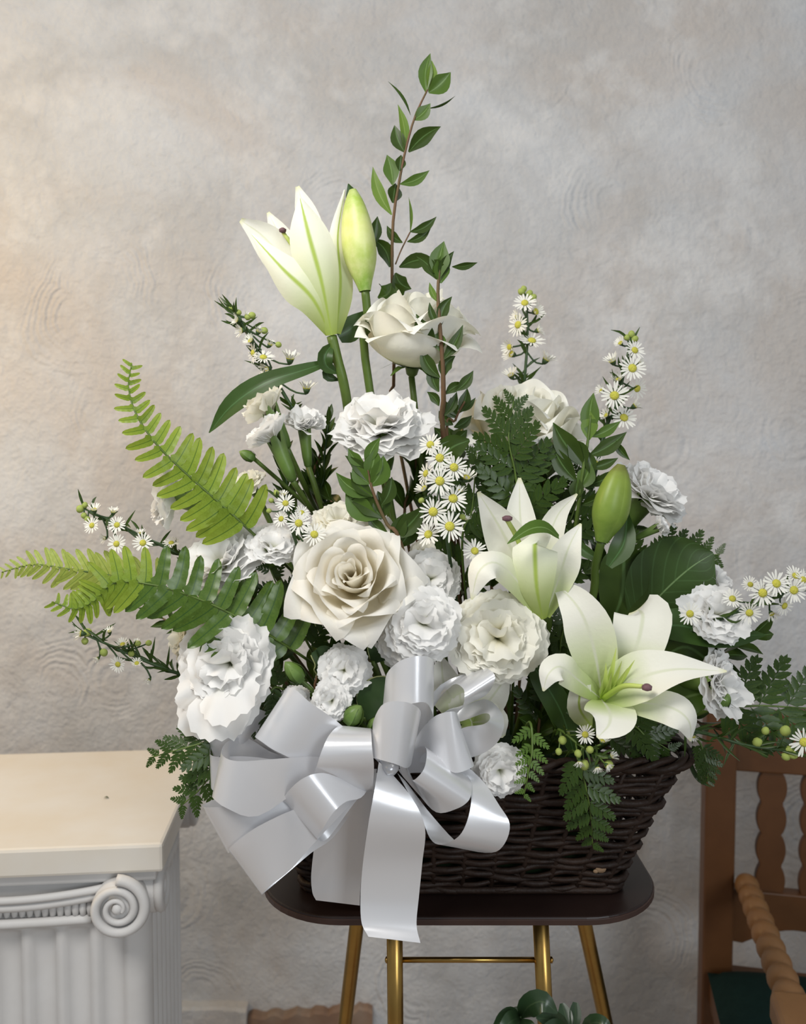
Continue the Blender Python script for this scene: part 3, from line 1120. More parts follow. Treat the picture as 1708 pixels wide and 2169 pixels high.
# ---- roses ------------------------------------------------------------------
def rose(label, px, py, Y, R, axis, spin=0.0, base=None, mt='rose', seed=3, guard=1.0, up=None, hs=1.0, layers=None):
    rg = random.Random(seed)
    ax = Vector((axis[0], -axis[2], axis[1])).normalized()
    r = m(R, Y)
    c = P(px, py, Y)
    base_c = c - ax * r * 0.50 * hs
    root = thing('rose', label, 'rose', base_c)
    Fm = Matrix.Translation(base_c) @ frame(ax, up) @ Matrix.Rotation(spin, 4, 'Z')
    # (count, top radius, height, angular half width, lip roll, belly, start)
    layers = layers or [(3, 0.09, 1.06, 1.9, 0.02, 0.8, 0.0), (3, 0.17, 1.08, 1.5, 0.05, 0.8, 0.6), (4, 0.27, 1.06, 1.15, 0.08, 0.85, 0.2), (5, 0.39, 1.02, 0.95, 0.12, 0.9, 0.9),
              (5, 0.52, 0.95, 0.85, 0.17, 0.95, 0.3), (5, 0.66, 0.84, 0.80, 0.24, 1.0, 0.95), (5, 0.80, 0.66, 0.72, 0.34, 1.05, 0.2)]
    nu, nv = 14, 14
    for li, (cnt, rt, h, hw, lip, belly, st) in enumerate(layers):
        for k in range(cnt):
            a0 = st + 2 * PI * k / cnt + rg.uniform(-0.12, 0.12)
            hh = h * rg.uniform(0.94, 1.04) * hs
            rr = rt * rg.uniform(0.95, 1.05)
            lp = lip * rg.uniform(0.7, 1.3) * (guard if li == len(layers) - 1 else 1)
            ph, pk = rg.uniform(0, 6), rg.uniform(0.6, 1.4)
            spiral = 0.05 if li < 4 else 0.035
            vs, uv = [], []
            for j in range(nv + 1):
                v = j / nv
                for i in range(nu + 1):
                    u = 2 * i / nu - 1
                    ww = hw * (0.42 + 0.58 * min(1, v / 0.55) ** 0.8) * (1 - 0.34 * max(0.0, (v - 0.62) / 0.38) ** 2.2)
                    a = a0 + u * ww
                    top = 1 - 0.13 * abs(u) ** 3.2 + 0.02 * math.sin(3.1 * u * pk + ph)
                    tv = v * top
                    # cup profile
                    z = hh * tv ** 1.12
                    rad = 0.07 + (rr - 0.07) * (math.sin(min(tv * 1.12, 1) * PI / 2) ** 0.62) * (1 + 0.10 * belly * math.sin(PI * tv))
                    # rolled lip, strongest at the two shoulders so the middle comes to a point
                    e = max(0.0, (v - 0.66) / 0.34)
                    f_ = e * (1.5 + 0.9 * abs(u) ** 1.4)
                    ro = lp * (0.55 + 0.30 * abs(u))
                    rad += ro * (1 - math.cos(f_))
                    z -= ro * 0.85 * (f_ - math.sin(f_)) * 0.8
                    # one side tucked under its neighbour
                    rad += spiral * u * (0.4 + 0.6 * v)
                    rad += 0.012 * math.sin(5 * u + ph) * v
                    vs.append(Fm @ Vector((rad * r * math.cos(a), rad * r * math.sin(a), z * r)))
                    uv.append(((u + 1) / 2, v))
            mk('petal', vs, gridfaces(nu, nv), MAT[mt], root, uv)
    # receptacle and sepals
    lathe('hip', [(0.03 * r, -0.20 * r), (0.10 * r, -0.14 * r), (0.13 * r, -0.02 * r), (0.12 * r, 0.03 * r), (0.05 * r, 0.06 * r)], 12, MAT['stem'], root, Fm)
    for k in range(5):
        a = 2 * PI * k / 5 + 0.3
        pts = [Fm @ Vector((0.11 * r * math.cos(a), 0.11 * r * math.sin(a), -0.02 * r)), Fm @ Vector((0.36 * r * math.cos(a), 0.36 * r * math.sin(a), 0.02 * r)), Fm @ Vector((0.62 * r * math.cos(a), 0.62 * r * math.sin(a), -0.12 * r))]
        blade('sepal', pts, [R * 0.10, R * 0.08, R * 0.01], MAT['leaf_mid'], root, nrm=ax, nu=2, nv=5)
    if base is not None:
        s0 = base_c - ax * r * 0.18
        b = T3(base)
        tube('stem', [s0, s0.lerp(b, 0.5) - ax * r * 0.2, b], m(7, Y), MAT['stem'], root, 8, 12)
    return root


# ---- asters -----------------------------------------------------------------
def aster_mesh(seed, cupped):
    rg = random.Random(seed)
    vs, fs, uv = [], [], []
    n = 19
    for k in range(n):
        a = 2 * PI * k / n + rg.uniform(-0.10, 0.10)
        ln = rg.uniform(0.86, 1.06)
        el = cupped + rg.uniform(-0.16, 0.16)
        w = rg.uniform(0.062, 0.082)
        ca, sa = math.cos(a), math.sin(a)
        o = len(vs)
        for (s, ww) in ((0.26, 0.45), (0.55, 0.95), (0.82, 1.0), (0.96, 0.6), (1.0, 0.15)):
            d = s * ln
            x = 0.24 + (d - 0.24) * math.cos(el)
            z = (d - 0.24) * math.sin(el) - 0.08 * (d - 0.24) ** 2
            for sg in (-1, 1):
                vs.append(Vector((x * ca - sg * w * ww * sa, x * sa + sg * w * ww * ca, z)))
                uv.append((0.5 + 0.5 * sg, s))
        for j in range(4):
            b = o + j * 2
            fs.append((b, b + 1, b + 3, b + 2))
    return mesh('rays', vs, fs, MAT['aster'], uv)


AST = {'open': [aster_mesh(s, 0.18) for s in range(4)], 'half': [aster_mesh(10 + s, 0.85) for s in range(3)]}


def lathe_mesh(name, prof, seg, mt):
    vs, fs, uv = lathe_data(prof, seg)
    return mesh(name, vs, fs, mt, uv)


AST_DISC = lathe_mesh('disc', [(0.22, -0.03), (0.31, 0.02), (0.29, 0.10), (0.20, 0.17), (0.06, 0.20)], 12, MAT['aster_disc'])
AST_CUP = lathe_mesh('calyx', [(0.05, -0.42), (0.16, -0.34), (0.24, -0.18), (0.28, -0.02), (0.20, 0.0)], 9, MAT['stem_dark'])
AST_BUD = lathe_mesh('bud', [(0.10, -1.0), (0.62, -0.75), (0.95, -0.15), (0.86, 0.4), (0.50, 0.85), (0.12, 1.0)], 9, MAT['aster_bud'])
NEEDLE = None


def aster_spray(label, stem_pts, flowers, buds=(), needles=10, seed=1, group=None, r=4.0, nl=42, mt='stem_dark', name='aster_spray'):
    """flowers: (px, py, dY, radius px, axis(right, up, to camera), kind, join) where join = fraction of the stem it springs from"""
    rg = random.Random(seed * 7 + 1)
    pts = [T3(p) for p in stem_pts]
    root = thing(name, label, 'aster', pts[0], group)
    tube('stem', pts, [m(r, pts[0].y), m(r * 0.45, pts[-1].y)], MAT[mt], root, 6, 16)

    def on(t):
        return smoothlist(pts, t)
    for f in flowers:
        px, py, dY, fr, ax, kind, jn = f
        Y = on(jn).y + dY
        c = P(px, py, Y)
        axv = Vector((ax[0], -ax[2], ax[1])).normalized()
        rr = m(fr, Y)
        Mf = Matrix.Translation(c) @ frame(axv) @ Matrix.Rotation(rg.uniform(0, 6), 4, 'Z') @ Matrix.Scale(rr, 4)
        fl = put('flower', rg.choice(AST[kind]), root, Mf)
        put('disc', AST_DISC, fl, Mf)
        put('calyx', AST_CUP, fl, Mf)
        j = on(jn)
        e = c - axv * rr * 0.4
        tube('stalk', [j, j.lerp(e, 0.6) - axv * rr * 0.25, e], m(2.0, Y), MAT[mt], root, 5, 5)
    for b in buds:
        px, py, dY, br, jn = b
        Y = on(jn).y + dY
        c = P(px, py, Y)
        j = on(jn)
        d = (c - j)
        d = d.normalized() if d.length > 1e-5 else Vector((0, 0, 1))
        put('bud', AST_BUD, root, Matrix.Translation(c) @ frame(d) @ Matrix.Scale(m(br, Y), 4))
        tube('stalk', [j, j.lerp(c, 0.5) + Vector((0, 0, -0.002)), c], m(1.7, Y), MAT[mt], root, 5, 4)
    for k in range(int(needles * 1.5)):
        t = rg.uniform(0.25, 0.98)
        j = on(t)
        tn = (on(min(t + 0.02, 1)) - on(max(t - 0.02, 0))).normalized()
        side = Vector((rg.uniform(-1, 1), rg.uniform(-0.5, 0.3), rg.uniform(-0.4, 0.9)))
        d = (tn * 0.6 + side).normalized()
        L_ = m(nl * rg.uniform(0.55, 1.15), j.y)
        e = j + d * L_
        mid = j.lerp(e, 0.55) + Vector((rg.uniform(-0.002, 0.002), 0, -0.15 * L_ * rg.uniform(-1, 1)))
        blade('needle_leaf', [j, mid, e], [1.6, 2.8, 0.3], MAT['leaf'], root, fold=0.3, nu=2, nv=5)
    return root


# ---- ferns ------------------------------------------------------------------
def pinna_mesh(name, mt, teeth=0.10, nv=14, curve_=0.10, wmax=0.16, lobes=9):
    """one sword-fern leaflet of unit length along +X, width along Y, eared at the base"""
    vs, uv = [], []
    nu = 4
    for j in range(nv + 1):
        v = j / nv
        w = wmax * (1 - 0.30 * v) * (1 - v ** 6) ** 0.5
        if v < 0.12:
            w = wmax * (0.55 + 4.2 * v) if v < 0.11 else w * 1.1
        for i in range(nu + 1):
            u = 2 * i / nu - 1
            tw = w * (1 + teeth * 0.35 * math.cos(v * lobes * 2 * PI) * abs(u) ** 3)
            if v < 0.16 and u > 0:
                tw *= 1.45
            vs.append(Vector((v, tw * u + curve_ * v * v, 0.05 * abs(u) * wmax * 2 - 0.10 * v * v + 0.012 * math.sin(v * 22) * abs(u))))
            uv.append(((u + 1) / 2, v))
    return mesh(name, vs, gridfaces(nu, nv), MAT[mt], uv)


PINNA = {k: [pinna_mesh('leaflet', k, 0.10, curve_=c) for c in (0.06, 0.12)] for k in ('fern', 'fern_pale', 'fern_dark')}


def leather_pinna(name, mt, nl=7, seed=0):
    """one leatherleaf leaflet group: unit length along +X with pointed side lobes"""
    rg = random.Random(seed)
    vs, fs, uv = [], [], []

    def lobe(bx, by, ang, ln, w, z):
        o = len(vs)
        ca, sa = math.cos(ang), math.sin(ang)
        st = [(0.0, 0.22), (0.18, 0.66), (0.34, 0.95), (0.42, 0.80), (0.58, 0.82), (0.66, 0.60), (0.80, 0.52), (0.88, 0.28), (1.0, 0.02)]
        for s, k in st:
            for sg in (-1, 0, 1):
                x = s * ln
                y = sg * k * w
                vs.append(Vector((bx + x * ca - y * sa, by + x * sa + y * ca, z + 0.10 * w * (abs(sg)) - 0.05 * s * s * ln)))
                uv.append((0.5 + 0.5 * sg, s))
        for j in range(len(st) - 1):
            for i in range(2):
                a = o + j * 3 + i
                fs.append((a, a + 1, a + 4, a + 3))
    for k in range(nl):
        t = (k + 0.4) / nl
        ln = 0.33 * (1 - t) ** 0.65 + 0.08
        for sg in (-1, 1):
            lobe(t * 0.92 + (0.03 if sg > 0 else 0), 0, sg * (0.92 - 0.35 * t + rg.uniform(-0.08, 0.08)), ln * rg.uniform(0.92, 1.08), 0.092 * (1 - 0.40 * t), 0.004 * rg.uniform(-1, 1))
    lobe(0.72, 0, 0, 0.30, 0.055, 0.0)
    # the little midrib
    lobe(0.0, 0, 0, 0.9, 0.020, 0.002)
    return mesh(name, vs, fs, MAT[mt], uv)


LPINNA = {'leather': [leather_pinna('leaflet', 'leather', 6, s) for s in range(3)], 'leaf_mid': [leather_pinna('leaflet', 'leaf_mid', 5, 9 + s) for s in range(2)]}


def place_on(M0, o, d, nrm, s, sy=None):
    """matrix with X along d, Z near nrm"""
    x = d.normalized()
    z = (nrm - x * nrm.dot(x))
    z.normalize()
    y = z.cross(x)
    Mx = Matrix.Identity(4)
    for i in range(3):
        Mx[i][0], Mx[i][1], Mx[i][2], Mx[i][3] = x[i] * s, y[i] * (sy or s), z[i] * s, o[i]
    return Mx


def frond(label, pts, lens, n, kind, lib, ang=1.15, seed=1, nrm=None, wob=0.10, rr=3.2, smt='stem', name='fern_frond', cat='fern', start=0.05, group=None, one=None, wy=1.0, angt=None, tipm=None, tilt=0.0, asym=0.0):
    """lens: leaflet length in px at even stations along the rachis (base to tip)"""
    rg = random.Random(seed)
    P3 = [T3(p) for p in pts]
    root = thing(name, label, cat, P3[0], group)
    tube('rachis', P3, [m(rr, P3[0].y), m(rr * 0.4, P3[-1].y)], MAT[smt], root, 6, 22)
    for k in range(n):
        t = start + (1 - start) * (k + 0.5) / n
        for sg in (-1, 1):
            if one and sg != one:
                continue
            tt = min(t + (0.35 / n if sg > 0 else 0) * (1 - start), 0.995)
            o = smoothlist(P3, tt)
            tn = (smoothlist(P3, min(tt + 0.02, 1)) - smoothlist(P3, max(tt - 0.02, 0))).normalized()
            nn = (nrm or (CAMP - o)).normalized()
            if tilt:
                nn = Matrix.Rotation(tilt * sg, 3, tn) @ nn
            side = nn.cross(tn).normalized() * sg
            a = (ang if angt is None else lerp(ang, angt, tt)) + rg.uniform(-wob, wob) - sg * asym
            d = tn * math.cos(a) + side * math.sin(a) + nn * rg.uniform(-0.12, 0.12)
            L_ = m(interp(lens, tt) * rg.uniform(0.93, 1.07), o.y)
            me = rg.choice(tipm[1] if tipm and tt > tipm[0] else lib[kind])
            Mp = place_on(None, o, d, nn * 1.0 + tn * rg.uniform(-0.25, 0.25) + side * rg.uniform(-0.2, 0.2), L_, L_ * wy * (-1 if sg > 0 else 1))
            put('leaflet', me, root, Mp)
    return root


# ---- leafy branches ---------------------------------------------------------
def branch(label, stem_pts, leaves, mt='leaf', smt='stem_brown', r=4.0, name='leafy_branch', cat='foliage', group=None, twigs=()):
    """leaves: (base x, y, tip x, y, half width, bend, face, material or None, dY)"""
    P3 = [T3(p) for p in stem_pts]
    root = thing(name, label, cat, P3[0], group)
    tube('stem', P3, [m(r, P3[0].y), m(r * 0.5, P3[-1].y)], MAT[smt], root, 6, 18)
    ys = [p.y for p in P3]
    for tw in twigs:
        q = [T3(p) for p in tw]
        tube('twig', q, m(r * 0.4, q[0].y), MAT[smt], root, 5, 8)
    Y0 = sum(ys) / len(ys)
    for lf in leaves:
        bx, by, tx, ty, w = lf[:5]
        bend = lf[5] if len(lf) > 5 else 0
        face = lf[6] if len(lf) > 6 else 0.0
        lm = (lf[7] if len(lf) > 7 and lf[7] else mt)
        dY = lf[8] if len(lf) > 8 else 0.0
        # depth of the nearest place on the stem
        best = min(range(21), key=lambda i: abs(smoothlist(P3, i / 20).z - P(bx, by, Y0).z))
        Yb = smoothlist(P3, best / 20).y
        leaf(root, (bx, by, Yb), (tx, ty, Yb + dY), w, bend, lm, LEAFW, 0.28, face)
    return root


def auto_branch(label, stem_pts, n, L_, w, mt='leaf', smt='stem_brown', seed=1, name='leafy_branch', cat='foliage', group=None, a0=0.75, start=0.1, r=4.0):
    """a branch with leaves in opposite pairs, each pair turned from the last"""
    rg = random.Random(seed)
    P3 = [T3(p) for p in stem_pts]
    root = thing(name, label, cat, P3[0], group)
    tube('stem', P3, [m(r, P3[0].y), m(r * 0.5, P3[-1].y)], MAT[smt], root, 6, 16)
    for k in range(n):
        t = start + (1 - start) * k / max(n - 1, 1)
        o = smoothlist(P3, t)
        tn = (smoothlist(P3, min(t + 0.03, 1)) - smoothlist(P3, max(t - 0.03, 0))).normalized()
        s0 = tn.cross((CAMP - o).normalized()).normalized()
        for sg in (-1, 1):
            q = Matrix.Rotation((k % 2) * 0.9 + rg.uniform(-0.5, 0.5), 3, tn) @ (s0 * sg)
            a = a0 + rg.uniform(-0.2, 0.2)
            if k == n - 1:
                a *= 0.5
            d = tn * math.cos(a) + q * math.sin(a)
            ln = m(L_ * rg.uniform(0.8, 1.12) * (1 - 0.25 * t), o.y)
            e = o + d * ln
            mid = o.lerp(e, 0.5) + tn * ln * 0.07
            nn = (tn * 1.0 - q * 0.35 + (CAMP - o).normalized() * 0.8)
            blade('leaf', [o, mid, e], [w * x for x in LEAFW], MAT[mt], root, nrm=nn.normalized(), fold=0.28, nu=4, nv=7)
    return root
# ------------------------------------------------------------------ flowers
def B(x, y=0.0, z=0.945):
    """a point in the foam where a stem is pushed in"""
    return Vector((BX + x, 0.93 + y, z))


# ---- lily, upper left, seen from the side -----------------------------------
lily1 = thing('lily', 'tall white trumpet lily with green base, highest open flower beside the closed bud', 'lily', B(-0.05))
Y = 0.86
LO, LI = MAT['lily_out'], MAT['lily_in']
blade('petal', [(701, 706, Y + .006), (690, 590, Y + .03), (655, 470, Y + .045), (630, 395, Y + .05)], [9, 30, 28, 22, 4], LI, lily1, cup=0.35, nv=16)
blade('petal', [(700, 706, Y + .004), (660, 610, Y + .03), (600, 510, Y + .045), (568, 450, Y + .05)], [9, 26, 30, 20, 3], LI, lily1, cup=0.4, nv=16)
blade('petal', [(700, 706, Y + .004), (640, 600, Y + .012), (565, 508, Y + .014), (510, 466, Y + .008)], [9, 32, 40, 26, 5], LI, lily1, cup=0.4, nv=16)
blade('petal', [(712, 706, Y + .002), (722, 600, Y + .008), (716, 500, Y + .016), (731, 402, Y + .024)], [10, 27, 24, 14, 2], LO, lily1, cup=-0.45, nv=16, twist=[0, 0.35])
blade('petal', [(703, 710, Y - .006), (682, 600, Y - .022), (655, 500, Y - .026), (636, 420, Y - .018)], [11, 30, 46, 38, 5], LO, lily1, cup=-0.42, nv=18, nu=8, ruf=0.08)
blade('petal', [(700, 708, Y - .004), (662, 632, Y - .020), (600, 570, Y - .022), (533, 497, Y - .012)], [10, 32, 44, 26, 3], LO, lily1, cup=-0.40, nv=18, nu=8, ruf=0.10, rk=7)
tube('style', [(700, 690, Y + .004), (650, 570, Y + .008), (600, 492, Y + .004)], m(4, Y), MAT['filament'], lily1, 7, 10)
lathe('stigma', [(0.0012, -0.002), (0.0034, -0.001), (0.0038, 0.0015), (0.0015, 0.003)], 10, MAT['stigma'], lily1, Matrix.Translation(P(599, 489, Y + .002)))
tube('stem', [(703, 712, Y), (716, 765, Y), (732, 830, Y + .005), (760, 1000, .90), B(-0.05)], [m(11, Y), m(10, Y)], MAT['stem'], lily1, 9, 20)
blade('leaf', [(706, 765, Y), (640, 785, Y - .01), (560, 812, Y - .015), (490, 860, Y - .01), (443, 917, Y)], [4, 12, 17, 22, 24, 16, 1], MAT['leaf_lily'], lily1, nrm=Vector((0.0, -0.95, 0.3)), fold=0.2, nv=16)
blade('leaf', [(715, 790, Y), (692, 775, Y - .006), (690, 750, Y - .008), (708, 725, Y)], [3, 14, 15, 1], MAT['leaf_lily'], lily1, fold=0.5, nv=8)
blade('leaf', [(700, 765, Y), (694, 795, Y + .004), (720, 806, Y + .008)], [4, 11, 1], MAT['leaf_lily'], lily1, fold=0.4, nv=8)
blade('leaf', [(716, 712, Y + .012), (745, 695, Y + .016), (775, 665, Y + .02)], [16, 26, 22, 8], MAT['leaf_lily'], lily1, fold=0.2, nv=8)


def lily_bud(label, base, tip, hw, stem_pts, mt, Y, name='lily_bud', leafs=()):
    """closed bud: three overlapping outer petals with ridged seams on a stalk"""
    root = thing(name, label, 'lily bud', T3(stem_pts[-1]))
    a, b = P(*base, Y), P(*tip, Y)
    ax = b - a
    Mx = Matrix.Translation(a) @ frame(ax) @ Matrix.Rotation(0.35, 4, 'Z')
    L_ = ax.length
    R0 = m(hw, Y)
    st = [0.34, 0.52, 0.74, 0.92, 1.0, 1.0, 0.95, 0.86, 0.72, 0.52, 0.22]
    for k in range(3):
        vs, uv = [], []
        nu, nv = 10, 20
        for j in range(nv + 1):
            v = j / nv
            rr = R0 * smoothlist(st, v)
            for i in range(nu + 1):
                u = 2 * i / nu - 1
                an = 2 * PI * k / 3 + u * 1.13
                q = rr * (1 + 0.05 * math.cos(u * PI) + 0.030 * math.exp(-(u / 0.12) ** 2) - 0.05 * abs(u) ** 6 + (0.03 if u > 0.8 else 0))
                vs.append(Mx @ Vector((q * math.cos(an), q * math.sin(an), L_ * v)))
                uv.append(((u + 1) / 2, v))
        mk('bud_petal', vs, gridfaces(nu, nv), MAT[mt], root, uv)
    tube('stem', [a + ax.normalized() * 0.002] + [T3(p) for p in stem_pts], [m(9, Y), m(9, Y)], MAT['stem'], root, 9, 16)
    for lf in leafs:
        blade('leaf', lf[0], lf[1], MAT['leaf_lily'], root, fold=0.3, nv=9)
    return root


lily_bud('plump yellow-green closed lily bud beside the tallest white lily', (774, 617), (748, 402), 35, [(780, 690, .87), (781, 810, .88), B(-0.03, 0.01)], 'bud', .865,
         leafs=[([(752, 450, .885), (746, 415, .882), (738, 389, .88)], [12, 13, 1])])
lily_bud('dull green closed lily bud standing upright above the broad salal leaf', (1274, 1148), (1316, 984), 38, [(1262, 1200, .815), (1245, 1300, .84), B(0.08, -0.02)], 'bud_dark', .80,
         leafs=[([(1290, 1200, .80), (1322, 1150, .80), (1330, 1085, .81)], [8, 24, 20, 2]), ([(1275, 1190, .81), (1230, 1160, .82), (1200, 1120, .83)], [4, 12, 9, 1])])

# ---- lily, centre right -----------------------------------------------------
lily2 = thing('lily', 'white lily opening upward with a purple stigma, right of the daisies', 'lily', B(0.06, -0.02))
Y = 0.79
blade('petal', [(1150, 1305, Y), (1118, 1200, Y + .018), (1103, 1100, Y + .034), (1101, 1012, Y + .04)], [10, 28, 36, 27, 3], LI, lily2, cup=0.35, nv=16)
blade('petal', [(1148, 1302, Y - .002), (1102, 1200, Y + .004), (1058, 1115, Y + .006), (1013, 1042, Y - .004)], [10, 34, 46, 32, 3], LI, lily2, cup=0.30, nv=16, nu=8)
blade('petal', [(1152, 1305, Y), (1155, 1180, Y + .015), (1180, 1095, Y + .02), (1223, 1046, Y + .012)], [10, 30, 29, 18, 2], LI, lily2, cup=0.35, nv=16)
blade('petal', [(1156, 1305, Y - .004), (1184, 1225, Y - .010), (1205, 1160, Y - .012), (1231, 1109, Y - .008)], [10, 28, 36, 22, 2], LI, lily2, cup=0.30, nv=16, nu=8)
blade('petal', [(1150, 1312, Y - .006), (1138, 1250, Y - .026), (1134, 1190, Y - .030), (1134, 1152, Y - .022), (1140, 1175, Y - .010)], [10, 36, 47, 44, 12], LO, lily2, cup=-0.35, nv=18, nu=8)
blade('petal', [(1146, 1306, Y - .004), (1100, 1235, Y - .020), (1052, 1192, Y - .034), (1015, 1210, Y - .040), (999, 1270, Y - .034)], [9, 24, 32, 36, 28, 2], LI, lily2, cup=-0.25, nv=18, nrm=[Vector((0, -1, .3)), Vector((-.2, -.8, .6)), Vector((-.4, -.8, .6)), Vector((-.6, -.9, .2)), Vector((-.6, -.9, 0))])
tube('style', [(1140, 1270, Y), (1100, 1150, Y - .012), (1075, 1102, Y - .02)], [m(6, Y), m(5, Y)], MAT['filament'], lily2, 8, 10)
lathe('stigma', [(0.002, -0.0022), (0.0045, -0.0012), (0.0048, 0.0016), (0.002, 0.003)], 12, MAT['stigma'], lily2, Matrix.Translation(P(1075, 1099, Y - .021)))
tube('stem', [(1152, 1300, Y + .002), (1155, 1345, Y + .02), B(0.06, -0.02)], m(11, Y), MAT['stem'], lily2, 8, 10)
blade('leaf', [(1184, 1138, Y - .03), (1155, 1118, Y - .04), (1120, 1122, Y - .045), (1075, 1152, Y - .05)], [6, 15, 18, 12, 1], MAT['leaf_mid'], lily2, nrm=Vector((0, -.75, .65)), fold=0.2, nv=12)

# ---- lily, lower right, wide open -------------------------------------------
lily3 = thing('lily', 'largest wide-open white lily with yellow-green throat at the lower right', 'lily', B(0.12, -0.04))
Y = 0.77
c3 = (1276, 1482)
blade('petal', [(*c3, Y + .012), (1340, 1390, Y + .006), (1362, 1310, Y + .014), (1352, 1290, Y + .034)], [12, 44, 58, 56, 20], LI, lily3, cup=0.20, nv=16, nu=8, ruf=0.08)
blade('petal', [(*c3, Y + .010), (1262, 1390, Y - .004), (1238, 1310, Y - .006), (1205, 1262, Y + .004), (1172, 1241, Y + .016)], [14, 42, 52, 40, 24, 2], LI, lily3, cup=[0.35, 0.15, 0.1], nv=18, nu=8, ruf=0.05)
blade('petal', [(*c3, Y + .008), (1225, 1440, Y - .014), (1188, 1412, Y - .024), (1162, 1428, Y - .030), (1151, 1464, Y - .028)], [12, 26, 34, 32, 22, 2], LI, lily3, cup=-0.2, nv=18, nu=8, nrm=[Vector((0, -1, .2)), Vector((-.2, -.8, .6)), Vector((-.4, -.8, .6)), Vector((-.6, -.9, .1)), Vector((-.6, -.9, 0))])
blade('petal', [(*c3, Y + .008), (1360, 1488, Y - .022), (1425, 1500, Y - .036), (1460, 1528, Y - .040), (1464, 1570, Y - .034)], [12, 26, 36, 38, 28, 2], LI, lily3, cup=-0.2, nv=18, nu=8, nrm=[Vector((0, -1, .4)), Vector((0, -.9, .5)), Vector((.15, -.9, .4)), Vector((.4, -.9, .2)), Vector((.4, -.9, 0))])
blade('petal', [(*c3, Y + .008), (1292, 1508, Y - .026), (1290, 1535, Y - .038), (1266, 1563, Y - .040)], [14, 46, 56, 48, 26, 3], LI, lily3, cup=0.12, nv=16, nu=8, ruf=0.08, nrm=Vector((0, -.75, .65)))
blade('petal', [(*c3, Y + .004), (1345, 1440, Y - .022), (1430, 1418, Y - .034), (1540, 1422, Y - .036)], [14, 44, 56, 44, 22, 2], LI, lily3, cup=0.22, nv=18, nu=8, ruf=0.07, nrm=[Vector((0, -1, .5)), Vector((.1, -.8, .6)), Vector((.1, -.8, .6)), Vector((.2, -.8, .6))])
# outside of the tube below the left petal
blade('petal_base', [(1255, 1540, Y + .03), (1228, 1500, Y + .006), (1232, 1450, Y - .006)], [16, 26, 24, 20], LO, lily3, cup=-0.3, nv=8)
for tx, ty, dz in ((1306, 1372, -.02), (1345, 1398, -.028), (1318, 1400, -.03), (1284, 1404, -.02), (1330, 1415, -.03), (1296, 1425, -.032)):
    blade('filament', [(1278, 1480, Y + .002), ((1278 + tx) / 2 + 2, (1480 + ty) / 2 + 6, Y - .012), (tx, ty, Y + dz)], [7, 6.5, 4.5, 0.4], MAT['filament'], lily3, fold=0.5, nu=2, nv=8)
tube('style', [(1280, 1478, Y), (1320, 1454, Y - .03), (1362, 1454, Y - .046)], [m(7, Y), m(4.5, Y)], MAT['filament'], lily3, 8, 12)
lathe('stigma', [(0.0015, -0.003), (0.0042, -0.002), (0.0046, 0.001), (0.002, 0.003)], 10, MAT['stigma'], lily3, Matrix.Translation(P(1371, 1456, Y - .048)))
tube('stem', [(1272, 1500, Y + .02), (1255, 1540, Y + .04), B(0.12, -0.04)], m(11, Y), MAT['stem'], lily3, 8, 10)

# ---- lily mostly behind the bow ---------------------------------------------
lily4 = thing('lily', 'partly hidden white flower with pointed petals behind the bow loops', 'lily', B(0.03, -0.08))
Y = 0.795
cc = (1000, 1530)
blade('petal', [(*cc, Y + .02), (1040, 1480, Y), (1080, 1425, Y - .004)], [14, 34, 30, 2], LI, lily4, cup=0.25, nv=12)
blade('petal', [(*cc, Y + .02), (945, 1460, Y + .004), (935, 1390, Y + .006)], [14, 36, 34, 4], LI, lily4, cup=0.25, nv=12)
blade('petal', [(*cc, Y + .02), (1040, 1530, Y - .004), (1068, 1560, Y - .006)], [14, 40, 34, 4], LI, lily4, cup=0.2, nv=12)
blade('petal', [(*cc, Y + .02), (1000, 1570, Y + .004), (990, 1600, Y)], [14, 36, 30, 4], LI, lily4, cup=0.2, nv=12)
blade('petal', [(*cc, Y + .02), (975, 1480, Y + .008), (985, 1420, Y + .008)], [14, 34, 30, 4], LI, lily4, cup=0.2, nv=12)
tube('stem', [(1000, 1535, Y + .02), B(0.03, -0.06)], m(9, Y), MAT['stem'], lily4, 8)

# ---- roses ------------------------------------------------------------------
rose('large cream-white open rose in the front centre beside white carnations', 746, 1222, .775, 128, (-0.06, 0.42, 0.90), spin=0.4, base=B(-0.07, -0.04), seed=5, hs=0.92,
     layers=[(3, 0.10, 1.00, 1.9, 0.03, 0.8, 0.0), (3, 0.19, 1.04, 1.5, 0.05, 0.8, 0.6), (3, 0.29, 1.06, 1.35, 0.08, 0.85, 0.2), (4, 0.42, 1.04, 1.10, 0.12, 0.9, 0.9), (4, 0.57, 0.96, 1.02, 0.16, 0.95, 0.3), (5, 0.70, 0.82, 0.92, 0.20, 1.0, 0.95), (5, 0.82, 0.62, 0.86, 0.24, 1.05, 0.2)])
SIDE_ROSE = [(3, 0.12, 1.02, 1.9, 0.03, 0.8, 0.0), (3, 0.22, 1.05, 1.5, 0.06, 0.8, 0.6), (4, 0.36, 1.06, 1.2, 0.09, 0.85, 0.2), (4, 0.50, 1.02, 1.05, 0.13, 0.9, 0.9), (5, 0.64, 0.92, 0.95, 0.17, 1.0, 0.3), (4, 0.78, 0.80, 1.05, 0.20, 1.1, -PI / 2 + 0.75), (3, 0.86, 0.60, 1.12, 0.22, 1.2, -PI / 2 + 0.05)]
YUP = Vector((0, 1, 0))
rose('pale white rose high at the top behind the dark leafy sprig', 880, 702, .865, 116, (0.08, 0.96, 0.26), up=YUP, base=B(0.0, 0.02), mt='rose_pale', seed=11, hs=1.28, layers=SIDE_ROSE)
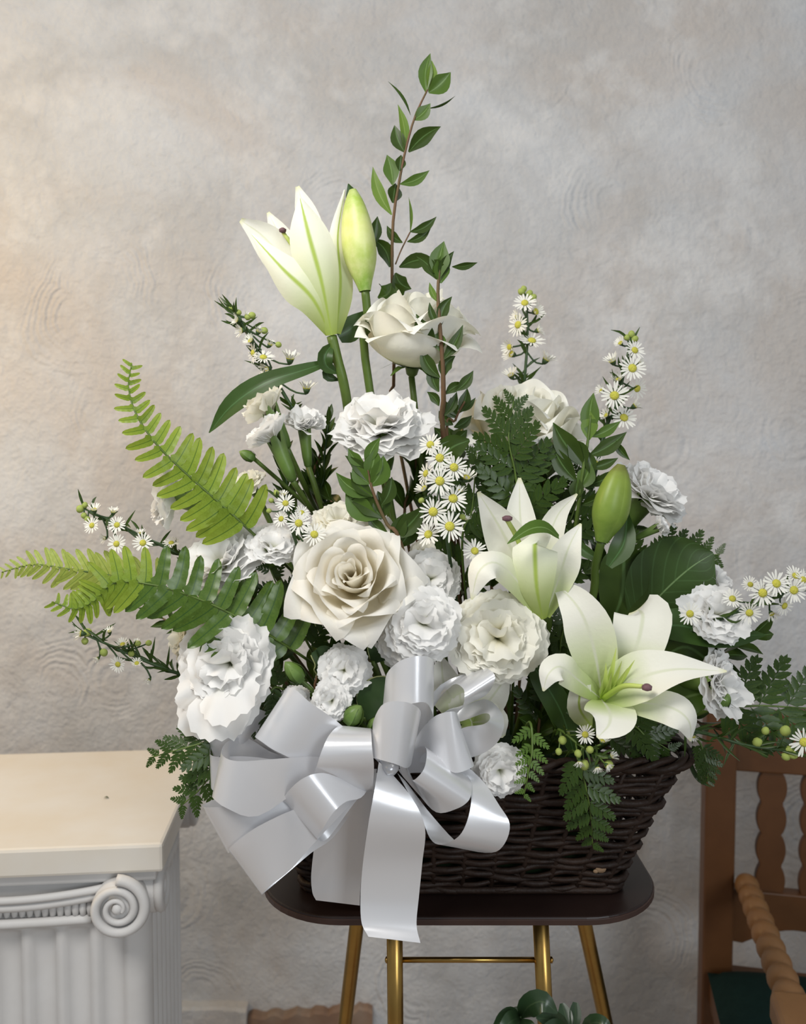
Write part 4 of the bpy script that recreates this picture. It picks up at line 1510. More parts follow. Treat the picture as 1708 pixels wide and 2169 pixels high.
rose('white rose behind the fern tip at upper right', 1108, 900, .90, 122, (0.06, 0.93, 0.34), spin=0.25, up=YUP, base=B(0.06, 0.04), mt='rose_pale', seed=23, hs=1.25, layers=SIDE_ROSE)

# ---- carnations -------------------------------------------------------------
CP_ = 'carnation'
carnation('large white carnation at far left front above the bow, with drooping petals', 468, 1408, .765, 106, (-0.15, 0.12, 0.97), 46, seed=1, base=B(-0.14, -0.06), flat=0.9, extra=[(400, 1560, .0, .7), (450, 1568, -.02, .7), (500, 1545, -.01, .7), (385, 1500, 0, .7), (480, 1520, -.03, .8), (555, 1340, .0, .7), (520, 1315, 0, .7)])
carnation('big white carnation in the upper centre below the tall lily stem', 806, 872, .83, 98, (-0.05, 0.82, 0.57), 42, seed=2, base=B(-0.02, -0.01), open_=1.6, flat=1.0, extra=[(698, 908, .0, .6), (925, 882, 0, .65), (868, 948, -.02, .8), (800, 962, -.02, .8), (740, 948, -.01, .7)])
carnation('creamy white carnation right of the bow top, below the upright lily', 1056, 1350, .765, 106, (-0.05, 0.20, 0.97), 46, 'carnation_cream', seed=3, base=B(0.04, -0.06), flat=0.92)
carnation('white carnation directly above the bow, right of the front rose', 898, 1322, .755, 84, (0.02, 0.18, 0.98), 38, seed=4, base=B(0.0, -0.07), flat=0.95)
carnation('white carnation lower left of the one above the bow, partly covered', 838, 1370, .775, 62, (-0.4, -0.2, 0.9), 34, seed=5, base=B(-0.02, -0.07))
carnation('white ruffled carnation tucked behind the front rose on its right', 915, 1215, .80, 66, (0.1, 0.45, 0.88), 42, seed=6, base=B(0.0, -0.04))
carnation('large white carnation at left behind the long fern frond', 452, 1168, .805, 98, (-0.30, 0.72, 0.62), 36, seed=7, base=B(-0.10, -0.02), open_=1.5, smooth=True)
carnation('flat white carnation left above the front rose, beside small daisies', 578, 1143, .80, 58, (0.15, 0.70, 0.68), 30, seed=8, base=B(-0.07, -0.03), open_=1.5, smooth=True)
carnation('cream carnation half hidden just above the front rose', 716, 1092, .81, 60, (0.05, 0.80, 0.58), 30, 'carnation_cream', seed=9, base=B(-0.04, -0.02), open_=1.4, smooth=True)
carnation('small upright white carnation with green calyx, right one of the left trio', 645, 886, .85, 47, (0.05, 0.88, 0.45), 32, seed=10, base=B(-0.06, 0.0), open_=1.05, calL=1.8, flat=1.12, cax=(-.1, 1, 0))
carnation('small white carnation tilting left with green calyx, lowest of the left trio', 560, 908, .815, 64, (-0.62, 0.74, 0.22), 24, seed=11, base=(690, 1110, .90), open_=0.85, calL=1.5, smooth=True, cax=(-.38, .92, 0))
carnation('small cream carnation seen from behind, topmost of the left trio', 552, 850, .835, 64, (-0.62, 0.76, 0.0), 24, 'carnation_cream', seed=12, base=(680, 1100, .92), open_=0.95, smooth=True, calL=1.3, cax=(-.4, .9, 0))
carnation('white carnation facing left with long green calyx behind the upright fern', 338, 1046, .83, 80, (-0.93, 0.18, 0.25), 30, seed=13, base=(560, 1170, .90), open_=1.05, smooth=True, calL=1.6, cax=(-.9, .35, .1))
carnation('large white carnation at upper right edge beside the green lily bud', 1398, 1018, .86, 90, (0.45, 0.76, 0.42), 34, seed=14, base=B(0.12, 0.0), open_=1.5, smooth=True, extra=[(1450, 1070, -.02, .8), (1390, 1085, -.02, .7), (1440, 1110, .0, .6)])
carnation('small half-open white carnation bud above the broad salal leaf', 1405, 1112, .82, 32, (0.75, 0.45, 0.40), 18, seed=15, base=(1300, 1250, .88), open_=0.75, calL=1.6)
carnation('white carnation facing front above the dark leaf at far right', 1528, 1292, .79, 66, (0.10, 0.50, 0.85), 34, seed=16, base=(1300, 1450, .88), open_=1.45, extra=[(1442, 1272, .0, .55), (1500, 1345, -.01, .7), (1590, 1335, -.01, .7)])
carnation('white carnation at far right peeking from behind the broad salal leaf', 1528, 1222, .835, 48, (0.5, 0.5, 0.6), 28, seed=17, base=(1330, 1380, .90))
carnation('white carnation in side view at lower right beside a green bud', 1546, 1446, .79, 74, (0.70, 0.15, 0.70), 34, seed=18, base=(1330, 1500, .88), open_=1.5, extra=[(1575, 1525, -.01, .6), (1600, 1480, 0, .6), (1540, 1390, 0, .7)])
carnation('small white spray carnation in the gap left of the bow top', 726, 1418, .775, 60, (-0.05, 0.25, 0.96), 34, seed=19, base=B(-0.06, -0.07), open_=1.6)
carnation('small white spray carnation touching the left bow loop, beside a green bud', 698, 1486, .765, 48, (-0.15, 0.15, 0.97), 28, seed=20, base=B(-0.07, -0.075), open_=1.5)
carnation('tiny white spray carnation peeking over the left bow loop', 622, 1478, .785, 34, (-0.1, 0.5, 0.85), 20, seed=21, base=B(-0.09, -0.07))
carnation('small white carnation below the right bow loops against the basket', 1062, 1638, .765, 58, (0.05, 0.05, 0.99), 42, seed=22, base=B(0.02, -0.08), open_=1.7, flat=0.95)
carnation('cream carnation in shade behind the large left front carnation', 372, 1345, .83, 48, (-0.7, 0.3, 0.5), 26, 'carnation_cream', seed=23, base=(520, 1400, .88))
carnation('little faded carnation low between front rose and central daisies', 900, 1166, .83, 32, (0.1, 0.5, 0.8), 18, 'carnation_cream', seed=24, base=B(0.0, -0.02))
carnation('pale carnation glimpsed through the upright fern leaflets at left', 520, 1010, .90, 40, (-0.3, 0.6, 0.4), 22, 'carnation_cream', seed=25, base=B(-0.1, 0.02))
# closed green carnation buds


def green_bud(label, px, py, Y, tip, base, L_=30, w=12):
    a, b = P(px, py, Y), P(tip[0], tip[1], Y - 0.004)
    root = thing('carnation_bud', label, 'flower bud', a)
    ax = b - a
    Mx = Matrix.Translation(a) @ frame(ax)
    ln, r = ax.length, m(w, Y)
    lathe('bud_shell', [(0.25 * r, 0), (0.8 * r, 0.10 * ln), (r, 0.40 * ln), (0.85 * r, 0.65 * ln), (0.5 * r, 0.86 * ln), (0.05 * r, ln)], 12, MAT['calyx'], root, Mx)
    for k in range(4):
        an = 2 * PI * k / 4
        pts = [Mx @ Vector((0.7 * r * math.cos(an), 0.7 * r * math.sin(an), 0.02 * ln)), Mx @ Vector((1.08 * r * math.cos(an), 1.08 * r * math.sin(an), 0.38 * ln)), Mx @ Vector((0.5 * r * math.cos(an), 0.5 * r * math.sin(an), 0.92 * ln))]
        blade('bract', pts, [w * 0.4, w * 0.45, w * 0.02], MAT['calyx'], root, nrm=(pts[1] - (a + ax * 0.4)).normalized(), nu=2, nv=5)
    tube('stem', [a, a.lerp(T3(base), 0.5) - ax * 0.3, T3(base)], m(4.5, Y), MAT['stem'], root, 6, 8)


green_bud('closed green carnation bud in the dark gap below the front rose', 640, 1442, .775, (604, 1402), B(-0.07, -0.06), w=19)
green_bud('plump green carnation bud under the small spray carnation at the bow', 738, 1530, .768, (765, 1495), B(-0.05, -0.08), w=22)
green_bud('green carnation bud squeezed between the bow loops', 785, 1545, .775, (798, 1520), B(-0.04, -0.08), w=12)
green_bud('slim green carnation bud on a long stalk below the left trio', 540, 973, .845, (507, 956), (700, 1120, .90), w=12)
green_bud('round dark green bud in front of the lower right carnation', 1525, 1495, .79, (1545, 1470), (1380, 1540, .86), w=15)
# ------------------------------------------------------------------ asters 
up = (0, 0.5, 0.85)
aster_spray('aster spray of open daisies in the very centre, between roses and lily', [B(0.02, 0.0), (950, 1160, .80), (935, 1060, .79), (925, 990, .79), (912, 935, .80)],
            [(912, 942, -.01, 27, (-.25, .35, .9), 'open', .97), (932, 970, -.02, 30, (.05, .2, 1), 'open', .9), (962, 990, -.02, 30, (.2, .25, .95), 'open', .85), (903, 1003, 0, 26, (-.8, .3, .5), 'open', .82), (932, 1019, -.025, 32, (0, .15, 1), 'open', .8),
             (988, 1012, -.01, 28, (.2, .85, .5), 'half', .78), (900, 1035, .0, 26, (-.7, .6, .4), 'half', .7), (960, 1056, -.02, 32, (.1, .35, .95), 'open', .65), (918, 1084, -.02, 32, (-.15, .1, 1), 'open', .6), (953, 1115, -.025, 34, (.05, .25, 1), 'open', .5),
             (908, 1132, -.01, 30, (-.4, .45, .8), 'open', .45), (1006, 1167, -.01, 27, (.1, .35, .9), 'open', .35), (975, 1040, 0, 18, (.2, .8, .4), 'half', .7), (985, 1100, .005, 16, (.4, .8, .3), 'half', .5)],
            [(980, 1095, 0, 7, .5), (893, 1060, 0, 7, .6)], 12, 1, 'aster sprays in the arrangement', nl=40)
aster_spray('aster spray of small daisies left of centre beside the upright fern', [B(-0.08, -0.01), (640, 1180, .81), (620, 1110, .80), (590, 1050, .80)],
            [(605, 1066, -.01, 22, (.1, .4, .9), 'open', .9), (633, 1108, -.02, 27, (.1, .2, 1), 'open', .7), (666, 1132, -.02, 27, (.1, .3, .95), 'open', .55), (596, 1099, -.01, 20, (-.4, .3, .9), 'open', .75), (640, 1086, -.005, 18, (.4, .5, .7), 'open', .8), (668, 1168, -.005, 14, (.2, .6, .7), 'half', .5), (600, 1048, -.005, 15, (.2, .9, .3), 'half', .95)],
            [(586, 1044, 0, 7, .98), (570, 1082, 0, 6, .85), (575, 1060, 0, 6, .9)], 10, 2, 'aster sprays in the arrangement', nl=34)
aster_spray('aster spray pointing up at upper left beside the tall lily', [B(-0.08, 0.03), (660, 960, .90), (610, 850, .89), (555, 760, .885), (515, 690, .88), (493, 655, .88)],
            [(503, 678, -.005, 19, (-.8, .2, .4), 'half', .95), (512, 700, -.005, 21, (-.85, -.1, .4), 'half', .9), (548, 702, 0, 21, (.5, .8, .3), 'half', .88), (531, 722, -.005, 20, (-.5, .5, .6), 'half', .85), (537, 748, -.005, 24, (-.8, -.1, .5), 'open', .8), (558, 757, -.01, 25, (.1, .75, .6), 'open', .78),
             (615, 760, -.005, 30, (.15, .95, .3), 'half', .65), (572, 730, 0, 19, (.5, .8, .2), 'half', .85), (553, 805, -.01, 27, (-.7, .5, .5), 'open', .68), (567, 782, -.005, 24, (-.8, -.3, .5), 'half', .72), (650, 823, .0, 29, (.1, .95, .2), 'half', .5), (522, 668, 0, 12, (.6, .8, .2), 'half', .95)],
            [(490, 655, 0, 8, 1), (505, 662, 0, 7, .97), (525, 672, 0, 7, .94), (534, 668, 0, 8, .93), (560, 700, 0, 8, .86), (590, 730, 0, 7, .8)], 22, 3, 'aster sprays in the arrangement', nl=48, r=5)
aster_spray('upright aster spray directly above the upper right rose', [B(0.06, 0.06), (1105, 900, .96), (1112, 800, .95), (1118, 710, .95), (1115, 625, .95)],
            [(1112, 642, -.01, 25, (-.1, .5, .85), 'open', .95), (1135, 660, -.005, 24, (.6, .2, .7), 'half', .92), (1098, 688, -.01, 26, (-.7, .1, .7), 'open', .85), (1127, 722, -.01, 29, (.1, .75, .6), 'open', .78), (1095, 672, 0, 20, (-.8, .4, .3), 'half', .88), (1085, 750, 0, 25, (-.8, .3, .4), 'half', .68), (1157, 762, 0, 27, (.5, .8, .3), 'half', .65), (1080, 735, 0, 21, (-.7, -.1, .6), 'half', .7), (1083, 795, 0, 24, (-.4, .8, .4), 'half', .55), (1140, 700, 0, 20, (.8, .3, .3), 'half', .82)],
            [(1105, 618, 0, 8, 1), (1122, 622, 0, 8, .98), (1130, 630, 0, 8, .95), (1110, 612, 0, 7, 1)], 16, 4, 'aster sprays in the arrangement', nl=44, r=5)
aster_spray('aster spray leaning right, furthest right of the tall ones', [B(0.10, 0.05), (1270, 960, .92), (1300, 880, .91), (1320, 800, .90), (1338, 712, .90)],
            [(1345, 742, -.01, 24, (.3, .3, .9), 'open', .93), (1340, 780, -.02, 30, (.1, .2, 1), 'open', .85), (1302, 838, -.02, 31, (-.15, .1, 1), 'open', .65), (1298, 765, -.005, 25, (-.5, .8, .3), 'half', .85), (1350, 823, 0, 25, (.4, -.2, .8), 'open', .72), (1322, 885, -.01, 29, (.1, .4, .8), 'open', .55), (1315, 727, 0, 17, (-.6, .5, .5), 'half', .95), (1355, 770, 0, 17, (.7, .3, .5), 'half', .88), (1310, 805, 0, 22, (-.3, .8, .4), 'half', .75), (1275, 828, .005, 18, (-.7, .4, .4), 'half', .68), (1285, 880, 0, 18, (-.7, .4, .4), 'half', .55), (1262, 980, -.01, 18, (0, .5, .8), 'open', .3), (1345, 860, 0, 22, (.7, .5, .2), 'half', .6)],
            [(1338, 708, 0, 8, 1), (1345, 718, 0, 8, .97), (1328, 715, 0, 7, .96)], 18, 5, 'aster sprays in the arrangement', nl=50, r=5)
aster_spray('aster spray at far left above the two horizontal ferns', [(560, 1250, .90), (420, 1190, .86), (330, 1150, .85), (250, 1110, .84), (172, 1075, .84)],
            [(200, 1080, -.01, 20, (.0, .9, .4), 'half', .95), (195, 1113, -.01, 20, (-.3, .3, .9), 'open', .92), (248, 1112, -.01, 21, (-.1, .4, .9), 'open', .85), (247, 1152, -.015, 22, (-.1, .2, .95), 'open', .82), (303, 1150, -.02, 23, (0, .3, .95), 'open', .72), (363, 1150, -.01, 19, (.0, .85, .5), 'open', .6), (240, 1085, 0, 18, (.1, .95, .2), 'half', .87), (298, 1130, 0, 15, (0, .9, .3), 'half', .74), (222, 1140, 0, 15, (-.6, -.1, .6), 'half', .86)],
            [(170, 1078, 0, 9, 1), (178, 1092, 0, 7, .98), (180, 1070, 0, 7, .98), (185, 1100, 0, 7, .95)], 20, 6, 'aster sprays in the arrangement', nl=46)
aster_spray('aster spray at far left below the horizontal ferns, mostly in bud', [(500, 1420, .88), (400, 1430, .84), (320, 1405, .83), (240, 1370, .82), (175, 1342, .82)],
            [(172, 1342, -.005, 24, (-.95, .1, .2), 'half', 1), (232, 1338, 0, 16, (-.2, .9, .3), 'half', .88), (260, 1365, -.01, 18, (0, .8, .5), 'half', .82), (250, 1407, -.005, 20, (-.2, -.1, .95), 'open', .8), (207, 1395, 0, 14, (-.5, -.5, .5), 'half', .88), (290, 1405, -.01, 16, (.1, .6, .7), 'half', .72), (290, 1360, 0, 11, (0, .9, .3), 'half', .75), (316, 1440, 0, 14, (-.5, -.6, .5), 'half', .6)],
            [(185, 1340, 0, 10, .98), (180, 1358, 0, 8, .98), (220, 1382, 0, 9, .88), (292, 1363, 0, 7, .75), (315, 1362, 0, 7, .7), (278, 1385, 0, 7, .75)], 26, 7, 'aster sprays in the arrangement', nl=52, r=5)
aster_spray('aster spray of large daisies reaching the right edge of the picture', [(1330, 1400, .88), (1480, 1330, .80), (1580, 1290, .79), (1650, 1262, .785), (1706, 1230, .785)],
            [(1462, 1300, -.03, 26, (-.1, .1, 1), 'open', .3), (1616, 1256, -.02, 31, (0, .1, 1), 'open', .75), (1645, 1236, -.02, 30, (.05, .3, .95), 'open', .82), (1682, 1250, -.02, 30, (.1, .1, 1), 'open', .9), (1686, 1220, -.01, 25, (.1, .6, .7), 'open', .95), (1702, 1228, -.015, 24, (.3, .3, .8), 'open', 1), (1662, 1283, -.01, 24, (.4, -.2, .9), 'open', .8), (1588, 1298, -.01, 26, (-.1, -.1, 1), 'open', .65), (1590, 1238, 0, 19, (-.2, .4, .8), 'open', .7), (1635, 1300, 0, 20, (.2, -.6, .7), 'half', .7), (1552, 1268, 0, 23, (-.1, .4, .8), 'open', .6)],
            [], 8, 8, 'aster sprays in the arrangement', nl=60, r=5)
aster_spray('cluster of greenish aster buds hanging over the basket rim', [B(0.09, -0.07, .96), (1180, 1545, .80), (1230, 1580, .77), (1275, 1605, .76)],
            [(1240, 1556, -.02, 23, (.0, .3, .95), 'open', .5), (1276, 1570, -.01, 20, (.2, .85, .3), 'half', .7), (1296, 1602, -.005, 20, (.7, .5, .3), 'half', .95), (1266, 1626, -.005, 18, (.1, -.7, .5), 'half', .9), (1287, 1622, -.005, 17, (.5, -.4, .5), 'half', .95), (1228, 1614, -.005, 18, (-.1, -.7, .5), 'half', .7)],
            [(1192, 1568, -.01, 10, .4), (1184, 1592, -.01, 8, .4), (1225, 1596, -.01, 9, .6), (1250, 1588, -.01, 9, .75), (1200, 1552, 0, 8, .4), (1238, 1620, 0, 12, .7), (1290, 1620, 0, 11, .9)], 12, 9, 'aster sprays in the arrangement', nl=44, mt='stem')
aster_spray('aster spray in bud at lower right, one daisy cut by the edge', [(1340, 1530, .86), (1480, 1550, .81), (1580, 1578, .80), (1700, 1595, .79)],
            [(1704, 1572, -.02, 32, (-.2, .1, 1), 'open', 1), (1470, 1560, -.01, 14, (0, -.5, .7), 'half', .4)],
            [(1605, 1572, 0, 11, .7), (1664, 1548, 0, 12, .85), (1622, 1548, 0, 9, .75), (1665, 1602, 0, 10, .85), (1680, 1598, 0, 11, .9), (1672, 1588, 0, 9, .9)], 22, 10, 'aster sprays in the arrangement', nl=60, mt='stem_dark', r=5)

# ------------------------------------------------------------------ sword ferns
frond('bright green sword fern frond rising at left with a curled tip', [(640, 1230, .87), (520, 1115, .80), (465, 1065, .795), (400, 1008, .79), (335, 945, .785), (290, 880, .79), (272, 820, .80), (279, 772, .81)],
      [90, 96, 92, 84, 70, 54, 40, 28, 22], 18, 'fern', PINNA, ang=1.50, angt=1.15, seed=1, name='sword_fern', start=0.12, wob=0.07, wy=1.15)
frond('pale yellow-green sword fern frond reaching the left edge', [(500, 1300, .88), (330, 1238, .85), (240, 1220, .845), (150, 1206, .84), (70, 1196, .84), (4, 1212, .84)],
      [70, 66, 62, 52, 36, 14], 18, 'fern_pale', PINNA, ang=1.0, seed=2, name='sword_fern', start=0.16, wob=0.16, smt='stem')
frond('broad sword fern frond sweeping left below the others, glossy leaflets', [(700, 1430, .85), (610, 1370, .80), (520, 1316, .78), (430, 1272, .77), (330, 1240, .765), (245, 1234, .765), (200, 1272, .765), (160, 1290, .77), (114, 1276, .77)],
      [100, 112, 108, 100, 86, 72, 44, 36, 22], 22, 'fern_dark', PINNA, ang=1.45, angt=1.2, asym=0.20, seed=3, name='sword_fern', start=0.10, wob=0.09, wy=1.12, tipm=(0.52, PINNA['fern']))

# ------------------------------------------------------------------ leatherleaf ferns
LG = 'leatherleaf fern fronds'
frond('leatherleaf fern frond standing in front of the upper right rose', [B(0.06, 0.0), (1098, 1120, .85), (1093, 1010, .84), (1078, 930, .835), (1088, 850, .84)], [126, 124, 114, 84, 36], 7, 'leather', LPINNA, ang=0.95, angt=0.75, seed=11, start=0.22, name='leatherleaf_frond', group=LG)
frond('leatherleaf fern frond reaching the right edge above the chair', [(1330, 1520, .87), (1480, 1508, .83), (1600, 1495, .82), (1720, 1500, .82), (1800, 1490, .82)], [110, 125, 130, 115, 70], 6, 'leather', LPINNA, ang=1.05, angt=0.8, seed=12, start=0.30, name='leatherleaf_frond', group=LG)
frond('leatherleaf fern frond drooping at left over the pedestal edge', [(540, 1540, .82), (470, 1575, .785), (455, 1625, .775), (425, 1670, .775), (383, 1708, .775)], [80, 90, 74, 60, 30], 5, 'leather', LPINNA, ang=0.9, seed=13, start=0.25, name='leatherleaf_frond', group=LG)
frond('leatherleaf fern frond pointing left below the big front carnation', [(560, 1540, .83), (480, 1560, .79), (400, 1582, .78), (322, 1604, .78)], [66, 70, 60, 26], 5, 'leather', LPINNA, ang=0.75, seed=14, start=0.35, name='leatherleaf_frond', group=LG)
frond('fresh green leatherleaf frond hanging beside the carnation below the bow', [B(0.05, -0.07), (1120, 1530, .775), (1128, 1585, .755), (1120, 1635, .752), (1110, 1686, .755)], [60, 56, 44, 34, 20], 6, 'leaf_mid', LPINNA, ang=0.95, seed=15, start=0.30, name='leatherleaf_frond', group=LG)
frond('dark leatherleaf frond hanging down the basket front', [B(0.10, -0.08), (1215, 1590, .79), (1240, 1660, .785), (1252, 1730, .79), (1256, 1792, .80)], [90, 92, 80, 62, 26], 6, 'leather', LPINNA, ang=0.85, seed=16, start=0.30, name='leatherleaf_frond', group=LG)
frond('leatherleaf frond tip hanging off the basket right corner', [(1380, 1520, .86), (1470, 1560, .83), (1496, 1610, .82), (1500, 1655, .82)], [50, 52, 40, 18], 6, 'leather', LPINNA, ang=0.7, seed=17, start=0.40, name='leatherleaf_frond', group=LG)
frond('leatherleaf frond behind the broad salal leaf at right', [B(0.12, 0.0), (1330, 1230, .88), (1430, 1180, .87), (1525, 1175, .87)], [80, 86, 74, 28], 6, 'leather', LPINNA, ang=0.95, seed=18, start=0.30, name='leatherleaf_frond', group=LG)
frond('leatherleaf frond in the dark gap above the left bow loop', [B(-0.12, -0.05), (600, 1460, .80), (560, 1500, .79), (530, 1540, .785)], [70, 72, 60, 30], 5, 'leather', LPINNA, ang=0.95, seed=19, start=0.3, name='leatherleaf_frond', group=LG)
frond('leatherleaf frond low behind the front rose at left', [B(-0.10, -0.03), (640, 1340, .83), (610, 1290, .82), (570, 1200, .82)], [90, 100, 90, 40], 5, 'leather', LPINNA, ang=0.95, seed=20, start=0.2, name='leatherleaf_frond', group=LG)
frond('leatherleaf frond in shade between the two right lilies', [B(0.08, -0.05), (1180, 1420, .83), (1190, 1350, .82), (1210, 1280, .82)], [90, 100, 90, 40], 5, 'leather', LPINNA, ang=0.95, seed=21, start=0.15, name='leatherleaf_frond', group=LG)
frond('leatherleaf frond in shade under the wide-open lily', [B(0.13, -0.05), (1330, 1540, .83), (1370, 1560, .82), (1420, 1590, .82)], [80, 90, 76, 30], 5, 'leather', LPINNA, ang=0.95, seed=22, start=0.1, name='leatherleaf_frond', group=LG)
frond('leatherleaf frond in the dark right of the creamy carnation', [B(0.06, -0.07), (1150, 1500, .82), (1170, 1470, .81), (1195, 1400, .81)], [80, 90, 80, 40], 5, 'leather', LPINNA, ang=0.95, seed=23, start=0.1, name='leatherleaf_frond', group=LG)
frond('leatherleaf frond spreading behind the central daisies', [B(0.03, 0.01), (980, 1180, .87), (1000, 1080, .86), (1010, 960, .86)], [110, 116, 100, 40], 6, 'leather', LPINNA, ang=0.95, seed=24, start=0.2, name='leatherleaf_frond', group=LG)
frond('leatherleaf frond behind the right lily and green bud', [B(0.09, 0.01), (1180, 1180, .88), (1210, 1100, .88), (1240, 1010, .88)], [100, 106, 90, 40], 6, 'leather', LPINNA, ang=0.95, seed=25, start=0.2, name='leatherleaf_frond', group=LG)

# ------------------------------------------------------------------ leafy branches
branch('tallest leafy branch rising at the top centre with reddish stem', [B(0.0, 0.04), (838, 900, .95), (836, 800, .92), (831, 600, .90), (833, 470, .89), (846, 385, .885), (860, 315, .88), (880, 245, .88), (906, 190, .88)],
       [(903, 196, 912, 113, 15, -6, .0, 'leaf_mid'), (906, 192, 915, 128, 12, 4, .2, 'leaf_young'), (908, 196, 955, 153, 19, 4, .0, 'leaf_mid'), (876, 254, 912, 219, 14, 4, -.2, 'leaf_mid'), (870, 244, 822, 172, 5, 6, .9), (905, 230, 965, 203, 4, 5, .9),
        (858, 320, 843, 221, 10, 6, .3, 'leaf_young'), (857, 322, 836, 265, 15, -4, .0), (866, 322, 934, 268, 17, -6, .0, 'leaf', -.01), (848, 390, 910, 361, 11, 6, -.1, 'leaf_mid'), (832, 392, 820, 328, 17, 3, 0, 'leaf_mid'), (846, 362, 850, 328, 12, 0, .3),
        (830, 455, 790, 353, 13, -8, 0, 'leaf_young'), (832, 430, 838, 388, 17, 0, .4), (869, 493, 866, 417, 5, 3, .8, 'leaf_young'), (869, 491, 925, 459, 10, 7, 0), (863, 512, 913, 483, 9, 6, 0), (853, 514, 820, 478, 10, -6, 0),
        (826, 566, 790, 505, 16, 10, 0), (790, 520, 800, 458, 14, 0, .3), (846, 566, 925, 552, 16, -8, .1), (838, 578, 872, 612, 17, 8, 0), (830, 600, 800, 630, 28, -10, 0, 'leaf_mid'), (833, 600, 850, 640, 20, 0, .2)],
       name='leafy_branch', twigs=[[(838, 560, .90), (850, 530, .90), (869, 492, .90)]])
branch('leafy dark sprig in front of the highest rose', [B(0.02, 0.02), (942, 960, .86), (940, 850, .835), (938, 770, .825), (932, 690, .82), (928, 620, .82), (932, 560, .82)],
       [(930, 590, 941, 511, 22, -4, 0, 'leaf_mid'), (926, 592, 883, 543, 14, 6, .1), (932, 596, 962, 532, 12, -6, .2), (934, 600, 936, 540, 18, 0, .3, 'leaf_mid'), (958, 565, 1012, 556, 8, 3, .2), (948, 570, 905, 548, 15, -6, .1), (928, 640, 910, 598, 7, -3, .2, 'leaf_young'), (934, 690, 958, 628, 13, -8, .1),
        (928, 690, 910, 640, 8, -4, .2), (926, 735, 882, 665, 19, -6, 0), (934, 745, 926, 700, 15, 0, 0, 'leaf_mid'), (938, 762, 981, 688, 13, 5, 0), (932, 800, 893, 736, 15, -7, 0), (940, 800, 965, 754, 15, -10, .1), (930, 830, 920, 768, 14, -8, 0), (944, 835, 985, 812, 11, -4, 0), (966, 828, 1003, 785, 12, 4, 0), (930, 860, 905, 830, 10, 4, 0), (942, 880, 968, 830, 11, 4, 0)],
       r=6, smt='stem_brown')
branch('leafy sprig between the highest and the upper right rose', [B(0.03, 0.02), (950, 960, .87), (965, 890, .86), (985, 850, .855)],
       [(972, 875, 990, 822, 13, 4, 0), (968, 880, 955, 842, 13, -3, 0), (966, 885, 945, 850, 12, -4, 0), (975, 872, 1008, 842, 7, 3, 0), (960, 900, 930, 870, 12, -4, 0), (962, 905, 1000, 880, 11, 4, 0), (955, 930, 920, 905, 13, -4, 0), (958, 930, 990, 910, 12, 4, .2)])
branch('fresh leafy sprig in front of the centre below the upper carnation', [B(-0.01, -0.02), (858, 1180, .80), (820, 1110, .79), (790, 1040, .785), (775, 975, .785)],
       [(776, 985, 806, 927, 14, -4, 0, 'leaf_mid'), (774, 985, 738, 950, 13, -6, 0, 'leaf_mid'), (778, 1015, 795, 950, 20, 4, 0, 'leaf_mid'), (785, 1030, 812, 965, 22, 8, .2, 'leaf_mid'), (780, 1020, 731, 965, 13, 6, 0), (783, 1025, 748, 985, 18, -4, 0, 'leaf_mid'), (788, 1050, 712, 1001, 17, -10, 0, 'leaf_mid'), (790, 1052, 742, 1000, 16, -4, .2), (803, 1098, 733, 1035, 25, -12, 0, 'leaf_mid'), (808, 1070, 830, 1010, 16, 6, .2),
        (812, 1098, 740, 1060, 22, 10, 0), (806, 1100, 800, 1040, 20, 6, 0), (830, 1140, 900, 1070, 22, 6, 0), (838, 1155, 860, 1085, 18, -4, 0), (822, 1130, 780, 1090, 14, -6, 0), (845, 1160, 890, 1100, 20, 0, 0)], r=5)
branch('glossy leafy sprig at right beside the upper right rose', [B(0.10, 0.01), (1220, 1120, .85), (1232, 1020, .84), (1245, 940, .84), (1252, 880, .84)],
       [(1250, 925, 1258, 832, 20, -4, 0, 'leaf_mid'), (1248, 932, 1250, 870, 18, 0, 0, 'leaf_young'), (1254, 925, 1315, 892, 12, 4, 0, 'leaf_mid'), (1248, 965, 1328, 915, 17, 5, 0), (1238, 985, 1172, 895, 25, -6, 0), (1238, 990, 1200, 930, 22, 6, .1), (1222, 1020, 1170, 940, 20, -6, 0), (1250, 990, 1310, 970, 11, 4, 0), (1225, 1035, 1252, 980, 20, 4, 0, 'leaf_mid'), (1218, 1060, 1225, 1010, 16, 0, 0), (1240, 1030, 1330, 990, 13, 3, .2), (1230, 1070, 1290, 1040, 12, 3, 0), (1255, 1010, 1240, 950, 13, 3, .3), (1300, 930, 1335, 975, 9, 3, 0)], r=5, smt='stem')
auto_branch('dark leafy branch behind the left trio of carnations', [B(-0.07, 0.02), (690, 1120, .92), (660, 1030, .90), (690, 930, .90)], 9, 62, 9, seed=31, start=0.25, a0=0.55)
auto_branch('dark leafy branch in the gap right of the upper carnation', [B(-0.01, 0.03), (860, 1120, .91), (880, 1030, .90), (880, 940, .90)], 9, 84, 19, seed=32, start=0.2)
auto_branch('dark leafy branch just behind the central daisies', [B(0.02, 0.03), (920, 1150, .90), (950, 1060, .90), (960, 960, .90)], 9, 90, 21, seed=33, start=0.2)
auto_branch('dark leafy branch low behind the right lily', [B(0.06, 0.02), (1040, 1220, .90), (1060, 1150, .89), (1050, 1060, .89)], 9, 90, 20, seed=34, start=0.2)
auto_branch('dark leafy branch under the upper right rose', [B(0.07, 0.04), (1130, 1130, .93), (1150, 1040, .93), (1150, 980, .93)], 8, 90, 20, seed=35, start=0.2)
auto_branch('dark leafy branch behind the left carnations and ferns', [B(-0.11, 0.0), (560, 1300, .89), (500, 1240, .88), (430, 1230, .88)], 8, 88, 19, seed=36, start=0.15)
